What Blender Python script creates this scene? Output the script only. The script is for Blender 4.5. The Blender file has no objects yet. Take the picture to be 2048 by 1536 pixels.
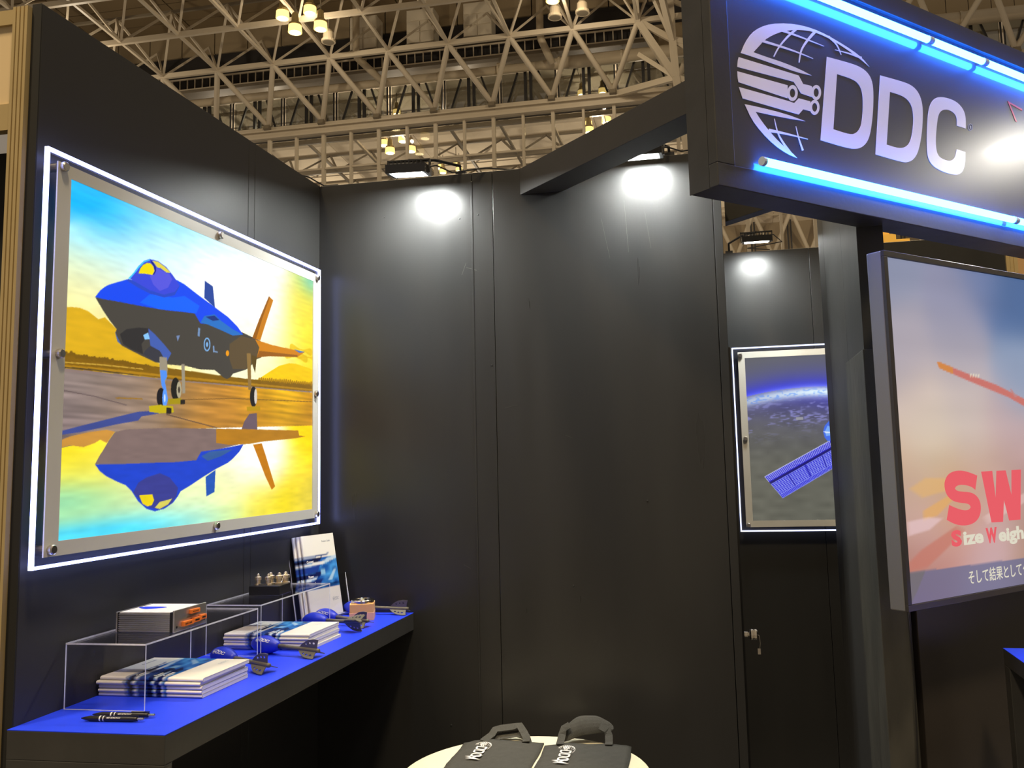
import bpy, bmesh, math, random
import numpy as np
from mathutils import Vector, Matrix, Euler
from mathutils.geometry import tessellate_polygon
random.seed(7)
sc = bpy.context.scene
COL = sc.collection
PI = math.pi
S2 = 2 ** -.5

# ------------------------------------------------------------------ camera, world, exposure
cam_d = bpy.data.cameras.new('camera')
cam = bpy.data.objects.new('camera', cam_d); COL.objects.link(cam)
YAW, PITCH, ROLL = -0.1895331, 0.1160397, -0.0268134
_f = Vector((math.sin(YAW) * math.cos(PITCH), math.cos(YAW) * math.cos(PITCH), math.sin(PITCH)))
_r = Vector((math.cos(YAW), -math.sin(YAW), 0)); _u = _r.cross(_f)
_r2 = _r * math.cos(ROLL) + _u * math.sin(ROLL); _u2 = _u * math.cos(ROLL) - _r * math.sin(ROLL)
_m = Matrix((_r2, _u2, -_f)).transposed().to_4x4(); _m.translation = (0, 0, 1.65)
cam.matrix_world = _m
cam_d.sensor_fit = 'HORIZONTAL'; cam_d.sensor_width = 36.0
cam_d.lens = 36.0 * 1802.6 / 2048
cam_d.shift_x = (1024 - 1106.2) / 2048; cam_d.shift_y = (713.05 - 768) / 2048
cam_d.clip_end = 400
sc.camera = cam
w = bpy.data.worlds.new('hall_ambience'); sc.world = w; w.use_nodes = True
w.node_tree.nodes['Background'].inputs[0].default_value = (1.0, 0.82, 0.62, 1)
w.node_tree.nodes['Background'].inputs[1].default_value = 0.24
sc.view_settings.view_transform = 'Standard'; sc.view_settings.look = 'None'
sc.view_settings.exposure = 0.0; sc.view_settings.gamma = 1.0
sc.view_settings.use_curve_mapping = False
sc.cycles.sample_clamp_indirect = 4.0
sc.cycles.transparent_max_bounces = 32

def hall_sun(name, loc, rot, size, power, col):
    l = bpy.data.lights.new(name, 'AREA'); l.energy = power; l.color = col; l.shape = 'DISK'; l.size = size
    o = bpy.data.objects.new(name, l); COL.objects.link(o); o.location = loc; o.rotation_euler = rot
    return o
# the hall's own lamp clusters above the aisle, high over the booth and behind the viewer
hall_sun('hall_lamp_light', (-6, -6, 19), (0.25, -0.2, 0), 2.0, 3000, (1.0, .78, .48))
hall_sun('hall_lamp_light', (4, -4, 19), (0.2, 0.2, 0), 2.0, 2600, (1.0, .78, .48))

# ------------------------------------------------------------------ materials
def lin(c):
    return tuple(((v / 255) / 12.92 if v / 255 <= .04045 else ((v / 255 + .055) / 1.055) ** 2.4) for v in c)
def nodes(name):
    m = bpy.data.materials.new(name); m.use_nodes = True
    return m, m.node_tree.nodes, m.node_tree.links, m.node_tree.nodes['Principled BSDF']
def mat(name, col, rough=.5, metal=0, spec=.5, noise=0, nscale=20, bump=0, bscale=60, emit=None, estr=0, rvar=0, stretch=(1, 1, 1)):
    m, n, l, p = nodes(name)
    p.inputs['Base Color'].default_value = (*col, 1); p.inputs['Roughness'].default_value = rough
    p.inputs['Metallic'].default_value = metal; p.inputs['Specular IOR Level'].default_value = spec
    if emit:
        p.inputs['Emission Color'].default_value = (*emit, 1); p.inputs['Emission Strength'].default_value = estr
    if noise or bump or rvar:
        tc = n.new('ShaderNodeTexCoord'); mp = n.new('ShaderNodeMapping'); mp.inputs['Scale'].default_value = stretch
        l.new(tc.outputs['Object'], mp.inputs[0])
        if noise or rvar:
            t = n.new('ShaderNodeTexNoise'); t.inputs['Scale'].default_value = nscale; t.inputs['Detail'].default_value = 5
            l.new(mp.outputs[0], t.inputs['Vector'])
        if noise:
            r = n.new('ShaderNodeMapRange'); r.inputs[3].default_value = 1 - noise; r.inputs[4].default_value = 1 + noise
            l.new(t.outputs[0], r.inputs[0])
            mx = n.new('ShaderNodeVectorMath'); mx.operation = 'SCALE'; mx.inputs[0].default_value = col
            l.new(r.outputs[0], mx.inputs['Scale']); l.new(mx.outputs[0], p.inputs['Base Color'])
        if rvar:
            r2 = n.new('ShaderNodeMapRange'); r2.inputs[1].default_value = .3; r2.inputs[2].default_value = .7
            r2.inputs[3].default_value = rough - rvar; r2.inputs[4].default_value = rough + rvar
            l.new(t.outputs[0], r2.inputs[0]); l.new(r2.outputs[0], p.inputs['Roughness'])
        if bump:
            t2 = n.new('ShaderNodeTexNoise'); t2.inputs['Scale'].default_value = bscale; t2.inputs['Detail'].default_value = 4
            l.new(mp.outputs[0], t2.inputs['Vector'])
            b = n.new('ShaderNodeBump'); b.inputs['Strength'].default_value = bump; b.inputs['Distance'].default_value = .01
            l.new(t2.outputs[0], b.inputs['Height']); l.new(b.outputs[0], p.inputs['Normal'])
    return m
def emis(name, col, s):
    m = bpy.data.materials.new(name); m.use_nodes = True; n = m.node_tree.nodes; n.clear()
    e = n.new('ShaderNodeEmission'); e.inputs[0].default_value = (*col, 1); e.inputs[1].default_value = s
    o = n.new('ShaderNodeOutputMaterial'); m.node_tree.links.new(e.outputs[0], o.inputs[0]); return m
def thin_glass(name, tint, refl=1.0, rough=.02, edge=0):
    m = bpy.data.materials.new(name); m.use_nodes = True; n = m.node_tree.nodes; l = m.node_tree.links; n.clear()
    t = n.new('ShaderNodeBsdfTransparent'); t.inputs[0].default_value = (*tint, 1)
    g = n.new('ShaderNodeBsdfGlossy'); g.inputs['Roughness'].default_value = rough
    lw = n.new('ShaderNodeLayerWeight'); lw.inputs[0].default_value = .5
    pw = n.new('ShaderNodeMath'); pw.operation = 'POWER'; pw.inputs[1].default_value = 5; l.new(lw.outputs['Facing'], pw.inputs[0])
    f = n.new('ShaderNodeMath'); f.operation = 'MULTIPLY_ADD'; f.inputs[1].default_value = .96; f.inputs[2].default_value = .04; l.new(pw.outputs[0], f.inputs[0])
    mu = n.new('ShaderNodeMath'); mu.operation = 'MULTIPLY'; mu.inputs[1].default_value = refl
    ad = n.new('ShaderNodeMath'); ad.operation = 'ADD'; ad.inputs[1].default_value = edge; ad.use_clamp = True
    x = n.new('ShaderNodeMixShader'); o = n.new('ShaderNodeOutputMaterial')
    l.new(f.outputs[0], mu.inputs[0]); l.new(mu.outputs[0], ad.inputs[0]); l.new(ad.outputs[0], x.inputs[0])
    l.new(t.outputs[0], x.inputs[1]); l.new(g.outputs[0], x.inputs[2]); l.new(x.outputs[0], o.inputs[0]); return m
def attr_mat(name, glow=0, rough=.4, spec=.5):
    m, n, l, p = nodes(name)
    a = n.new('ShaderNodeAttribute'); a.attribute_name = 'print'
    p.inputs['Roughness'].default_value = rough; p.inputs['Specular IOR Level'].default_value = spec
    if glow:
        p.inputs['Base Color'].default_value = (.01, .01, .01, 1)
        l.new(a.outputs['Color'], p.inputs['Emission Color']); p.inputs['Emission Strength'].default_value = glow
    else:
        l.new(a.outputs['Color'], p.inputs['Base Color'])
    return m

M = dict(
    wall=mat('black_painted_board', (.030, .0298, .0296), .46, spec=.36, noise=.15, nscale=3, bump=.012, bscale=90, rvar=.03),
    wallb=mat('black_painted_board_streaked', (.024, .0239, .0238), .31, spec=.36, noise=.15, nscale=3, bump=.022, bscale=40, rvar=.04, stretch=(3, 3, .35)),
    frame=mat('black_painted_frame', (.034, .0336, .0332), .46, noise=.2, nscale=12, bump=.03, bscale=70, rvar=.04),
    beam=mat('black_painted_beam', (.032, .030, .028), .5, noise=.2, nscale=9, bump=.03, bscale=80),
    scuff=mat('scuffed_black_board', (.045, .044, .038), .5, noise=.55, nscale=14, bump=.15, bscale=30, stretch=(1, 1, .4)),
    gap=mat('dark_joint', (.004, .004, .004), .8),
    carpet=mat('grey_carpet', (.10, .095, .09), .95, noise=.3, nscale=200),
    silver=mat('frosted_silver_border', (.62, .61, .57), .42, metal=.10, noise=.05, nscale=8),
    steel=mat('brushed_steel', (.62, .58, .52), .28, metal=1.0),
    chrome=mat('polished_nickel', (.80, .74, .62), .16, metal=1.0),
    gold=mat('gold_plated_brass', (.98, .84, .60), .38, metal=1.0),
    acryl=thin_glass('clear_acrylic', (.98, .98, .995), .9),
    acryl_p=thin_glass('clear_acrylic_panel', (.93, .94, 1.0), .6, .04),
    acryl_e=mat('acrylic_edge', (.75, .78, .85), .25, noise=.3, nscale=60),
    edge=emis('edge_light', (.36, .42, 1.0), 8.0),
    edge2=emis('edge_light_soft', (.62, .68, 1.0), 2.6),
    blue=mat('royal_blue_sheet', (.018, .055, .90), .45, spec=.35, noise=.06, nscale=30),
    white=mat('white_paper', (.88, .86, .83), .55),
    cream=mat('cream_laminate', (.86, .80, .60), .35, noise=.03, nscale=5),
    vinyl=mat('white_vinyl', (.85, .85, .86), .35),
    glossblack=mat('gloss_black_sign_sheet', (.030, .030, .036), .40, spec=.55),
    tube=emis('blue_white_tube', (.015, .15, 1.0), 60.0),
    tubecap=mat('tube_end_cap', (.5, .6, .8), .3),
    red=mat('red_vinyl', (.55, .03, .02), .4),
    lens=emis('flood_lens', (.97, 1.0, .96), 560),
    lens2=emis('flood_lens_dim', (1.0, .95, .84), 520),
    lens3=emis('flood_lens_far', (.96, 1.0, .97), 400),
    dark=mat('black_plastic', (.012, .012, .013), .35),
    alu=mat('ribbed_aluminium', (.62, .60, .56), .34, metal=.85, noise=.08, nscale=40),
    orange=mat('orange_plastic', (.85, .20, .02), .45),
    boxo=mat('tan_orange_card', (.78, .42, .14), .6, noise=.08, nscale=30),
    boxp=mat('salmon_card', (.80, .42, .24), .6, noise=.08, nscale=30),
    foamb=mat('blue_foam', (.012, .03, .52), .38, bump=.03, bscale=300),
    foamg=mat('olive_grey_plastic', (.13, .115, .08), .4),
    bag=mat('charcoal_nonwoven_fabric', (.060, .060, .055), .85, spec=.3, noise=.2, nscale=60, bump=.25, bscale=400),
    ink=mat('white_ink', (.75, .75, .74), .6),
    greyink=mat('grey_ink', (.35, .36, .38), .6),
    tvside=mat('grey_metal_bezel', (.22, .225, .24), .35, metal=.5),
    tvfront=mat('dark_bezel', (.035, .032, .03), .3),
    brown=mat('warm_tinted_black_panel', (.034, .028, .024), .5, noise=.25, nscale=6),  # black panel, the brown of warm hall light put into its colour
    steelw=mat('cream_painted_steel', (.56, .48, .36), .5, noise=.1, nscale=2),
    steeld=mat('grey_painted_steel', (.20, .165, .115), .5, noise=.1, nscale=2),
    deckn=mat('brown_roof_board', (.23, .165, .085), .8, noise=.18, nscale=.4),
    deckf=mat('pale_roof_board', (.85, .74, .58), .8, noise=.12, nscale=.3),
    tile=mat('beige_partition_board', (.36, .28, .17), .7, noise=.15, nscale=.6),
    pipe=mat('pale_duct', (.60, .50, .35), .45, noise=.15, nscale=1),
    darkfr=mat('dark_bronze_frame', (.02, .018, .018), .5),
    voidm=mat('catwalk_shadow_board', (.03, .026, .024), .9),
    hglass=thin_glass('hall_glazing', (.30, .31, .285), 1.3, .03, .14),
    hglass2=thin_glass('hall_clear_glazing', (.93, .93, .92), .7, .02, .01),
    cabinet=mat('ivory_cabinet', (.72, .64, .50), .6, noise=.06, nscale=1),
    lampb=mat('lamp_housing', (.50, .38, .16), .35, metal=.4),
    lampe=emis('lamp_glow', (1.0, .80, .40), 14),
    lampg=emis('lamp_amber', (1.0, .66, .20), 2.2),
    booth=mat('ivory_booth_panel', (.62, .48, .28), .55, noise=.05, nscale=3),
    boothal=mat('champagne_aluminium_post', (.52, .40, .20), .35, metal=.4, noise=.08, nscale=4),
    yellow=mat('yellow_signboard', (.85, .50, .08), .5),
    card=mat('brown_cardboard', (.36, .22, .10), .8),
)
for _k in ('glossblack',):
    _p = M[_k].node_tree.nodes['Principled BSDF']; _p.inputs['Coat Weight'].default_value = .9; _p.inputs['Coat Roughness'].default_value = .05
M['jet'] = attr_mat('backlit_print', 1.15, .12)
M['sat'] = attr_mat('backlit_print_dim', 1.0, .12)
M['tv'] = attr_mat('screen_picture', 1.0, .25, .3)
M['cover'] = attr_mat('glossy_cover_print', 0, .25)

# ------------------------------------------------------------------ mesh helpers
class MB:
    def __init__(s): s.bm = bmesh.new(); s.mi = 0
    def _f(s, vs):
        try:
            f = s.bm.faces.new(vs); f.material_index = s.mi; return f
        except ValueError: return None
    def box(s, lo, hi, mtx=None):
        v = []
        for x in (lo[0], hi[0]):
            for y in (lo[1], hi[1]):
                for z in (lo[2], hi[2]):
                    p = Vector((x, y, z)); v.append(s.bm.verts.new(mtx @ p if mtx else p))
        for f in ((0, 1, 3, 2), (4, 6, 7, 5), (0, 4, 5, 1), (2, 3, 7, 6), (0, 2, 6, 4), (1, 5, 7, 3)): s._f([v[i] for i in f])
        return s
    def cyl(s, a, b, r, n=12, r2=None, cap=True):
        a, b = Vector(a), Vector(b); d = (b - a).normalized(); r2 = r if r2 is None else r2
        u = d.orthogonal().normalized(); w_ = d.cross(u); R = []
        for p, rr in ((a, r), (b, r2)):
            R.append([s.bm.verts.new(p + (u * math.cos(2 * PI * i / n) + w_ * math.sin(2 * PI * i / n)) * rr) for i in range(n)])
        for i in range(n): s._f([R[0][i], R[0][(i + 1) % n], R[1][(i + 1) % n], R[1][i]])
        if cap: s._f(R[0][::-1]); s._f(R[1])
        return s
    def lathe(s, prof, n=24, axis='Z', at=(0, 0, 0)):
        at = Vector(at); R = []
        for r, h in prof:
            ring = []
            for i in range(n):
                c, k = math.cos(2 * PI * i / n) * r, math.sin(2 * PI * i / n) * r
                p = (c, k, h) if axis == 'Z' else ((h, c, k) if axis == 'X' else (k, h, c))
                ring.append(s.bm.verts.new(Vector(p) + at))
            R.append(ring)
        for a, b in zip(R, R[1:]):
            for i in range(n): s._f([a[i], a[(i + 1) % n], b[(i + 1) % n], b[i]])
        if prof[0][0] > 1e-6: s._f(R[0][::-1])
        if prof[-1][0] > 1e-6: s._f(R[-1])
        return s
    def tube(s, pts, r, n=8):
        pts = [Vector(p) for p in pts]; R = []
        for i, p in enumerate(pts):
            d = (pts[min(i + 1, len(pts) - 1)] - pts[max(i - 1, 0)]).normalized()
            u = d.cross(Vector((0.13, 0.31, .94))).normalized(); w_ = d.cross(u)
            R.append([s.bm.verts.new(p + (u * math.cos(2 * PI * k / n) + w_ * math.sin(2 * PI * k / n)) * r) for k in range(n)])
        for a, b in zip(R, R[1:]):
            for k in range(n): s._f([a[k], a[(k + 1) % n], b[(k + 1) % n], b[k]])
        s._f(R[0][::-1]); s._f(R[-1]); return s
    def ribbon(s, pts, wv, th=.002):
        # a flat strap: centre points, half-width vector per point
        L = []
        n = len(pts)
        for i in range(n):
            p = Vector(pts[i]); w_ = Vector(wv[i] if isinstance(wv[0], (list, tuple, Vector)) else wv)
            d = (Vector(pts[min(i + 1, n - 1)]) - Vector(pts[max(i - 1, 0)])).normalized()
            nn = d.cross(w_).normalized() * th / 2
            L.append([s.bm.verts.new(q) for q in (p - w_ - nn, p + w_ - nn, p + w_ + nn, p - w_ + nn)])
        for a, b in zip(L, L[1:]):
            for k in range(4): s._f([a[k], a[(k + 1) % 4], b[(k + 1) % 4], b[k]])
        s._f(L[0][::-1]); s._f(L[-1]); return s
    def flat(s, loops, fn, th=0.0008):
        # filled outline (first loop outer, others holes); fn maps (u, v, depth) -> 3D, depth 0 front / 1 back
        vv = [[Vector((p[0], p[1], 0)) for p in lp] for lp in loops]
        tri = tessellate_polygon(vv); fl = [p for lp in loops for p in lp]
        F = [s.bm.verts.new(fn(p[0], p[1], 0)) for p in fl]
        for t in tri: s._f([F[i] for i in t])
        if th:
            B = [s.bm.verts.new(fn(p[0], p[1], th)) for p in fl]; k = 0
            for t in tri: s._f([B[i] for i in reversed(t)])
            for lp in loops:
                n = len(lp)
                for i in range(n): s._f([F[k + i], F[k + (i + 1) % n], B[k + (i + 1) % n], B[k + i]])
                k += n
        return s
    def build(s, name, m, parent=None, smooth=False, bevel=0, loc=None, rot=None, norm=True):
        if norm: bmesh.ops.recalc_face_normals(s.bm, faces=s.bm.faces)
        me = bpy.data.meshes.new(name); s.bm.to_mesh(me); s.bm.free()
        for k in (m if isinstance(m, (list, tuple)) else [m]): me.materials.append(k)
        if smooth:
            for p in me.polygons: p.use_smooth = True
        o = bpy.data.objects.new(name, me); COL.objects.link(o)
        if parent: o.parent = parent
        if loc is not None: o.location = loc
        if rot is not None: o.rotation_euler = rot
        if bevel:
            b = o.modifiers.new('bevel', 'BEVEL'); b.width = bevel; b.segments = 2; b.limit_method = 'ANGLE'
        return o

def tag(o, label=None, cat=None, group=None, kind=None):
    if label: o['label'] = label
    if cat: o['category'] = cat
    if group: o['group'] = group
    if kind: o['kind'] = kind
    return o
def thing(name, label, cat, loc=(0, 0, 0), rz=0, group=None):
    o = bpy.data.objects.new(name, None); COL.objects.link(o); o.location = loc; o.rotation_euler = (0, 0, rz); o.empty_display_size = .1
    return tag(o, label, cat, group)
def setting(name, loc=(0, 0, 0), rz=0, label=None):
    o = bpy.data.objects.new(name, None); COL.objects.link(o); o.location = loc; o.rotation_euler = (0, 0, rz)
    return tag(o, label, None, None, 'structure')
def child(src, parent, loc=None, rot=None, scale=None):
    c = src.copy(); COL.objects.link(c); c.parent = parent
    if loc is not None: c.location = loc
    if rot is not None: c.rotation_euler = rot
    if scale is not None: c.scale = scale
    return c
def copy_tree(o, parent=None):
    c = o.copy(); COL.objects.link(c); c.parent = parent
    for ch in list(o.children): copy_tree(ch, c)
    return c
def member(src, parent, a, b, sx, sy=None):
    # a straight bar (unit mesh along z, 0..1) laid between two points
    a, b = Vector(a), Vector(b); d = b - a
    q = d.to_track_quat('Z', 'Y')
    c = src.copy(); COL.objects.link(c); c.parent = parent
    c.rotation_mode = 'QUATERNION'; c.location = a; c.rotation_quaternion = q; c.scale = (sx, sy or sx, d.length)
    return c
def unit_mesh(name, n, m):
    b = MB(); b.cyl((0, 0, 0), (0, 0, 1), 1, n)
    bmesh.ops.recalc_face_normals(b.bm, faces=b.bm.faces)
    me = bpy.data.meshes.new(name); b.bm.to_mesh(me); b.bm.free(); me.materials.append(m)
    if n > 6:
        for p in me.polygons: p.use_smooth = len(p.vertices) == 4
    return bpy.data.objects.new(name, me)
def text_mesh(body, size, m, name, parent=None, loc=(0, 0, 0), rot=(0, 0, 0), off=0, ext=.0003, align='LEFT', sx=1, shear=0):
    c = bpy.data.curves.new('txt', 'FONT'); c.body = body; c.size = size; c.offset = off; c.extrude = ext; c.align_x = align; c.resolution_u = 3; c.shear = shear
    t = bpy.data.objects.new('txt', c); COL.objects.link(t)
    dg = bpy.context.evaluated_depsgraph_get(); me = bpy.data.meshes.new_from_object(t.evaluated_get(dg))
    bpy.data.objects.remove(t); bpy.data.curves.remove(c)
    me.name = name; me.materials.clear(); me.materials.append(m)
    o = bpy.data.objects.new(name, me); COL.objects.link(o); o.parent = parent; o.location = loc; o.rotation_euler = rot; o.scale = (sx, 1, 1)
    return o

# ------------------------------------------------------------------ flat prints: a fine sheet whose points carry the printed colour
def inside(px, py, poly):
    r = np.zeros(px.shape, bool); n = len(poly)
    for i in range(n):
        x1, y1 = poly[i]; x2, y2 = poly[(i + 1) % n]
        if y1 == y2: continue
        c = ((y1 > py) != (y2 > py)) & (px < (x2 - x1) * (py - y1) / (y2 - y1) + x1)
        r ^= c
    return r
def round_loop(lp, it=2, thr=62):
    # soften the shallow corners of a traced outline, keep the sharp ones
    for _ in range(it):
        n = len(lp); out = []
        for i in range(n):
            a, b, c = (Vector(lp[j % n]) for j in (i - 1, i, i + 1))
            u, v = (b - a), (c - b)
            if u.length < 1e-7 or v.length < 1e-7 or u.angle(v) > math.radians(thr): out.append(tuple(b))
            else: out += [tuple(b - u * .25), tuple(b + v * .25)]
        lp = out
    return lp
class Print:
    def __init__(s, nx, ny, w=1.0, h=1.0):
        s.nx, s.ny, s.w, s.h = nx, ny, w, h
        s.U, s.V = np.meshgrid(np.linspace(0, w, nx + 1), np.linspace(0, h, ny + 1))
        s.C = np.zeros((ny + 1, nx + 1, 3)); s.rs = np.random.RandomState(5)
    def field(s, ctrl, sig):
        a = np.zeros_like(s.C); t = np.zeros(s.U.shape)
        for u, v, c in ctrl:
            k = np.exp(-((s.U - u) ** 2 + (s.V - v) ** 2) / (2 * sig * sig)) + 1e-9
            a += k[..., None] * np.array(c, float); t += k
        return a / t[..., None]
    def cover(s, poly):
        xs = [p[0] for p in poly]; ys = [p[1] for p in poly]; du, dv = s.w / s.nx, s.h / s.ny
        i0, i1 = max(0, int(min(xs) / du) - 1), min(s.nx + 1, int(max(xs) / du) + 3)
        j0, j1 = max(0, int(min(ys) / dv) - 1), min(s.ny + 1, int(max(ys) / dv) + 3)
        if i1 <= i0 or j1 <= j0: return None
        U, V = s.U[j0:j1, i0:i1], s.V[j0:j1, i0:i1]; k = np.zeros(U.shape)
        for ox in (-.25, .25):
            for oy in (-.25, .25): k += inside(U + ox * du, V + oy * dv, poly)
        return (slice(j0, j1), slice(i0, i1)), k / 4
    def fill(s, poly, col, alpha=1):
        r = s.cover(poly)
        if r is None: return
        sl, k = r; k = (k * alpha)[..., None]
        c = col[sl] if isinstance(col, np.ndarray) and col.ndim == 3 else np.array(col, float)
        s.C[sl] = s.C[sl] * (1 - k) + c * k
    def streak(s, sx, sy, amp, mask=None):
        n = s.rs.rand(max(2, int(s.ny / sy)) + 2, max(2, int(s.nx / sx)) + 2)
        yy = np.linspace(0, n.shape[0] - 1.01, s.ny + 1); xx = np.linspace(0, n.shape[1] - 1.01, s.nx + 1)
        y0, x0 = yy.astype(int), xx.astype(int); fy, fx = (yy - y0)[:, None], (xx - x0)[None]
        g = lambda a, b: n[np.ix_(a, b)]
        r = (g(y0, x0) * (1 - fx) + g(y0, x0 + 1) * fx) * (1 - fy) + (g(y0 + 1, x0) * (1 - fx) + g(y0 + 1, x0 + 1) * fx) * fy
        return 1 + (r - .5) * 2 * amp
    def mesh(s, name):
        nx, ny = s.nx, s.ny; n = (nx + 1) * (ny + 1)
        co = np.zeros((n, 3), np.float32); co[:, 0] = s.U.ravel(); co[:, 2] = s.V.ravel()
        i = np.arange(n).reshape(ny + 1, nx + 1)
        q = np.stack([i[:-1, :-1], i[:-1, 1:], i[1:, 1:], i[1:, :-1]], -1).reshape(-1, 4)
        me = bpy.data.meshes.new(name); me.vertices.add(n); me.vertices.foreach_set('co', co.ravel())
        me.loops.add(q.size); me.loops.foreach_set('vertex_index', q.ravel().astype(np.int32))
        me.polygons.add(len(q)); me.polygons.foreach_set('loop_start', np.arange(0, q.size, 4, dtype=np.int32))
        me.update(calc_edges=True); me.validate()
        c = np.clip(s.C.reshape(-1, 3) / 255, 0, 1); c = np.where(c <= .04045, c / 12.92, ((c + .055) / 1.055) ** 2.4)
        a = me.attributes.new('print', 'FLOAT_COLOR', 'POINT')
        a.data.foreach_set('color', np.concatenate([c, np.ones((n, 1))], 1).astype(np.float32).ravel())
        return me
    def build(s, name, m, parent, loc):
        me = s.mesh(name); me.materials.append(m); o = bpy.data.objects.new(name, me); COL.objects.link(o); o.parent = parent; o.location = loc
        return o

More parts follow.
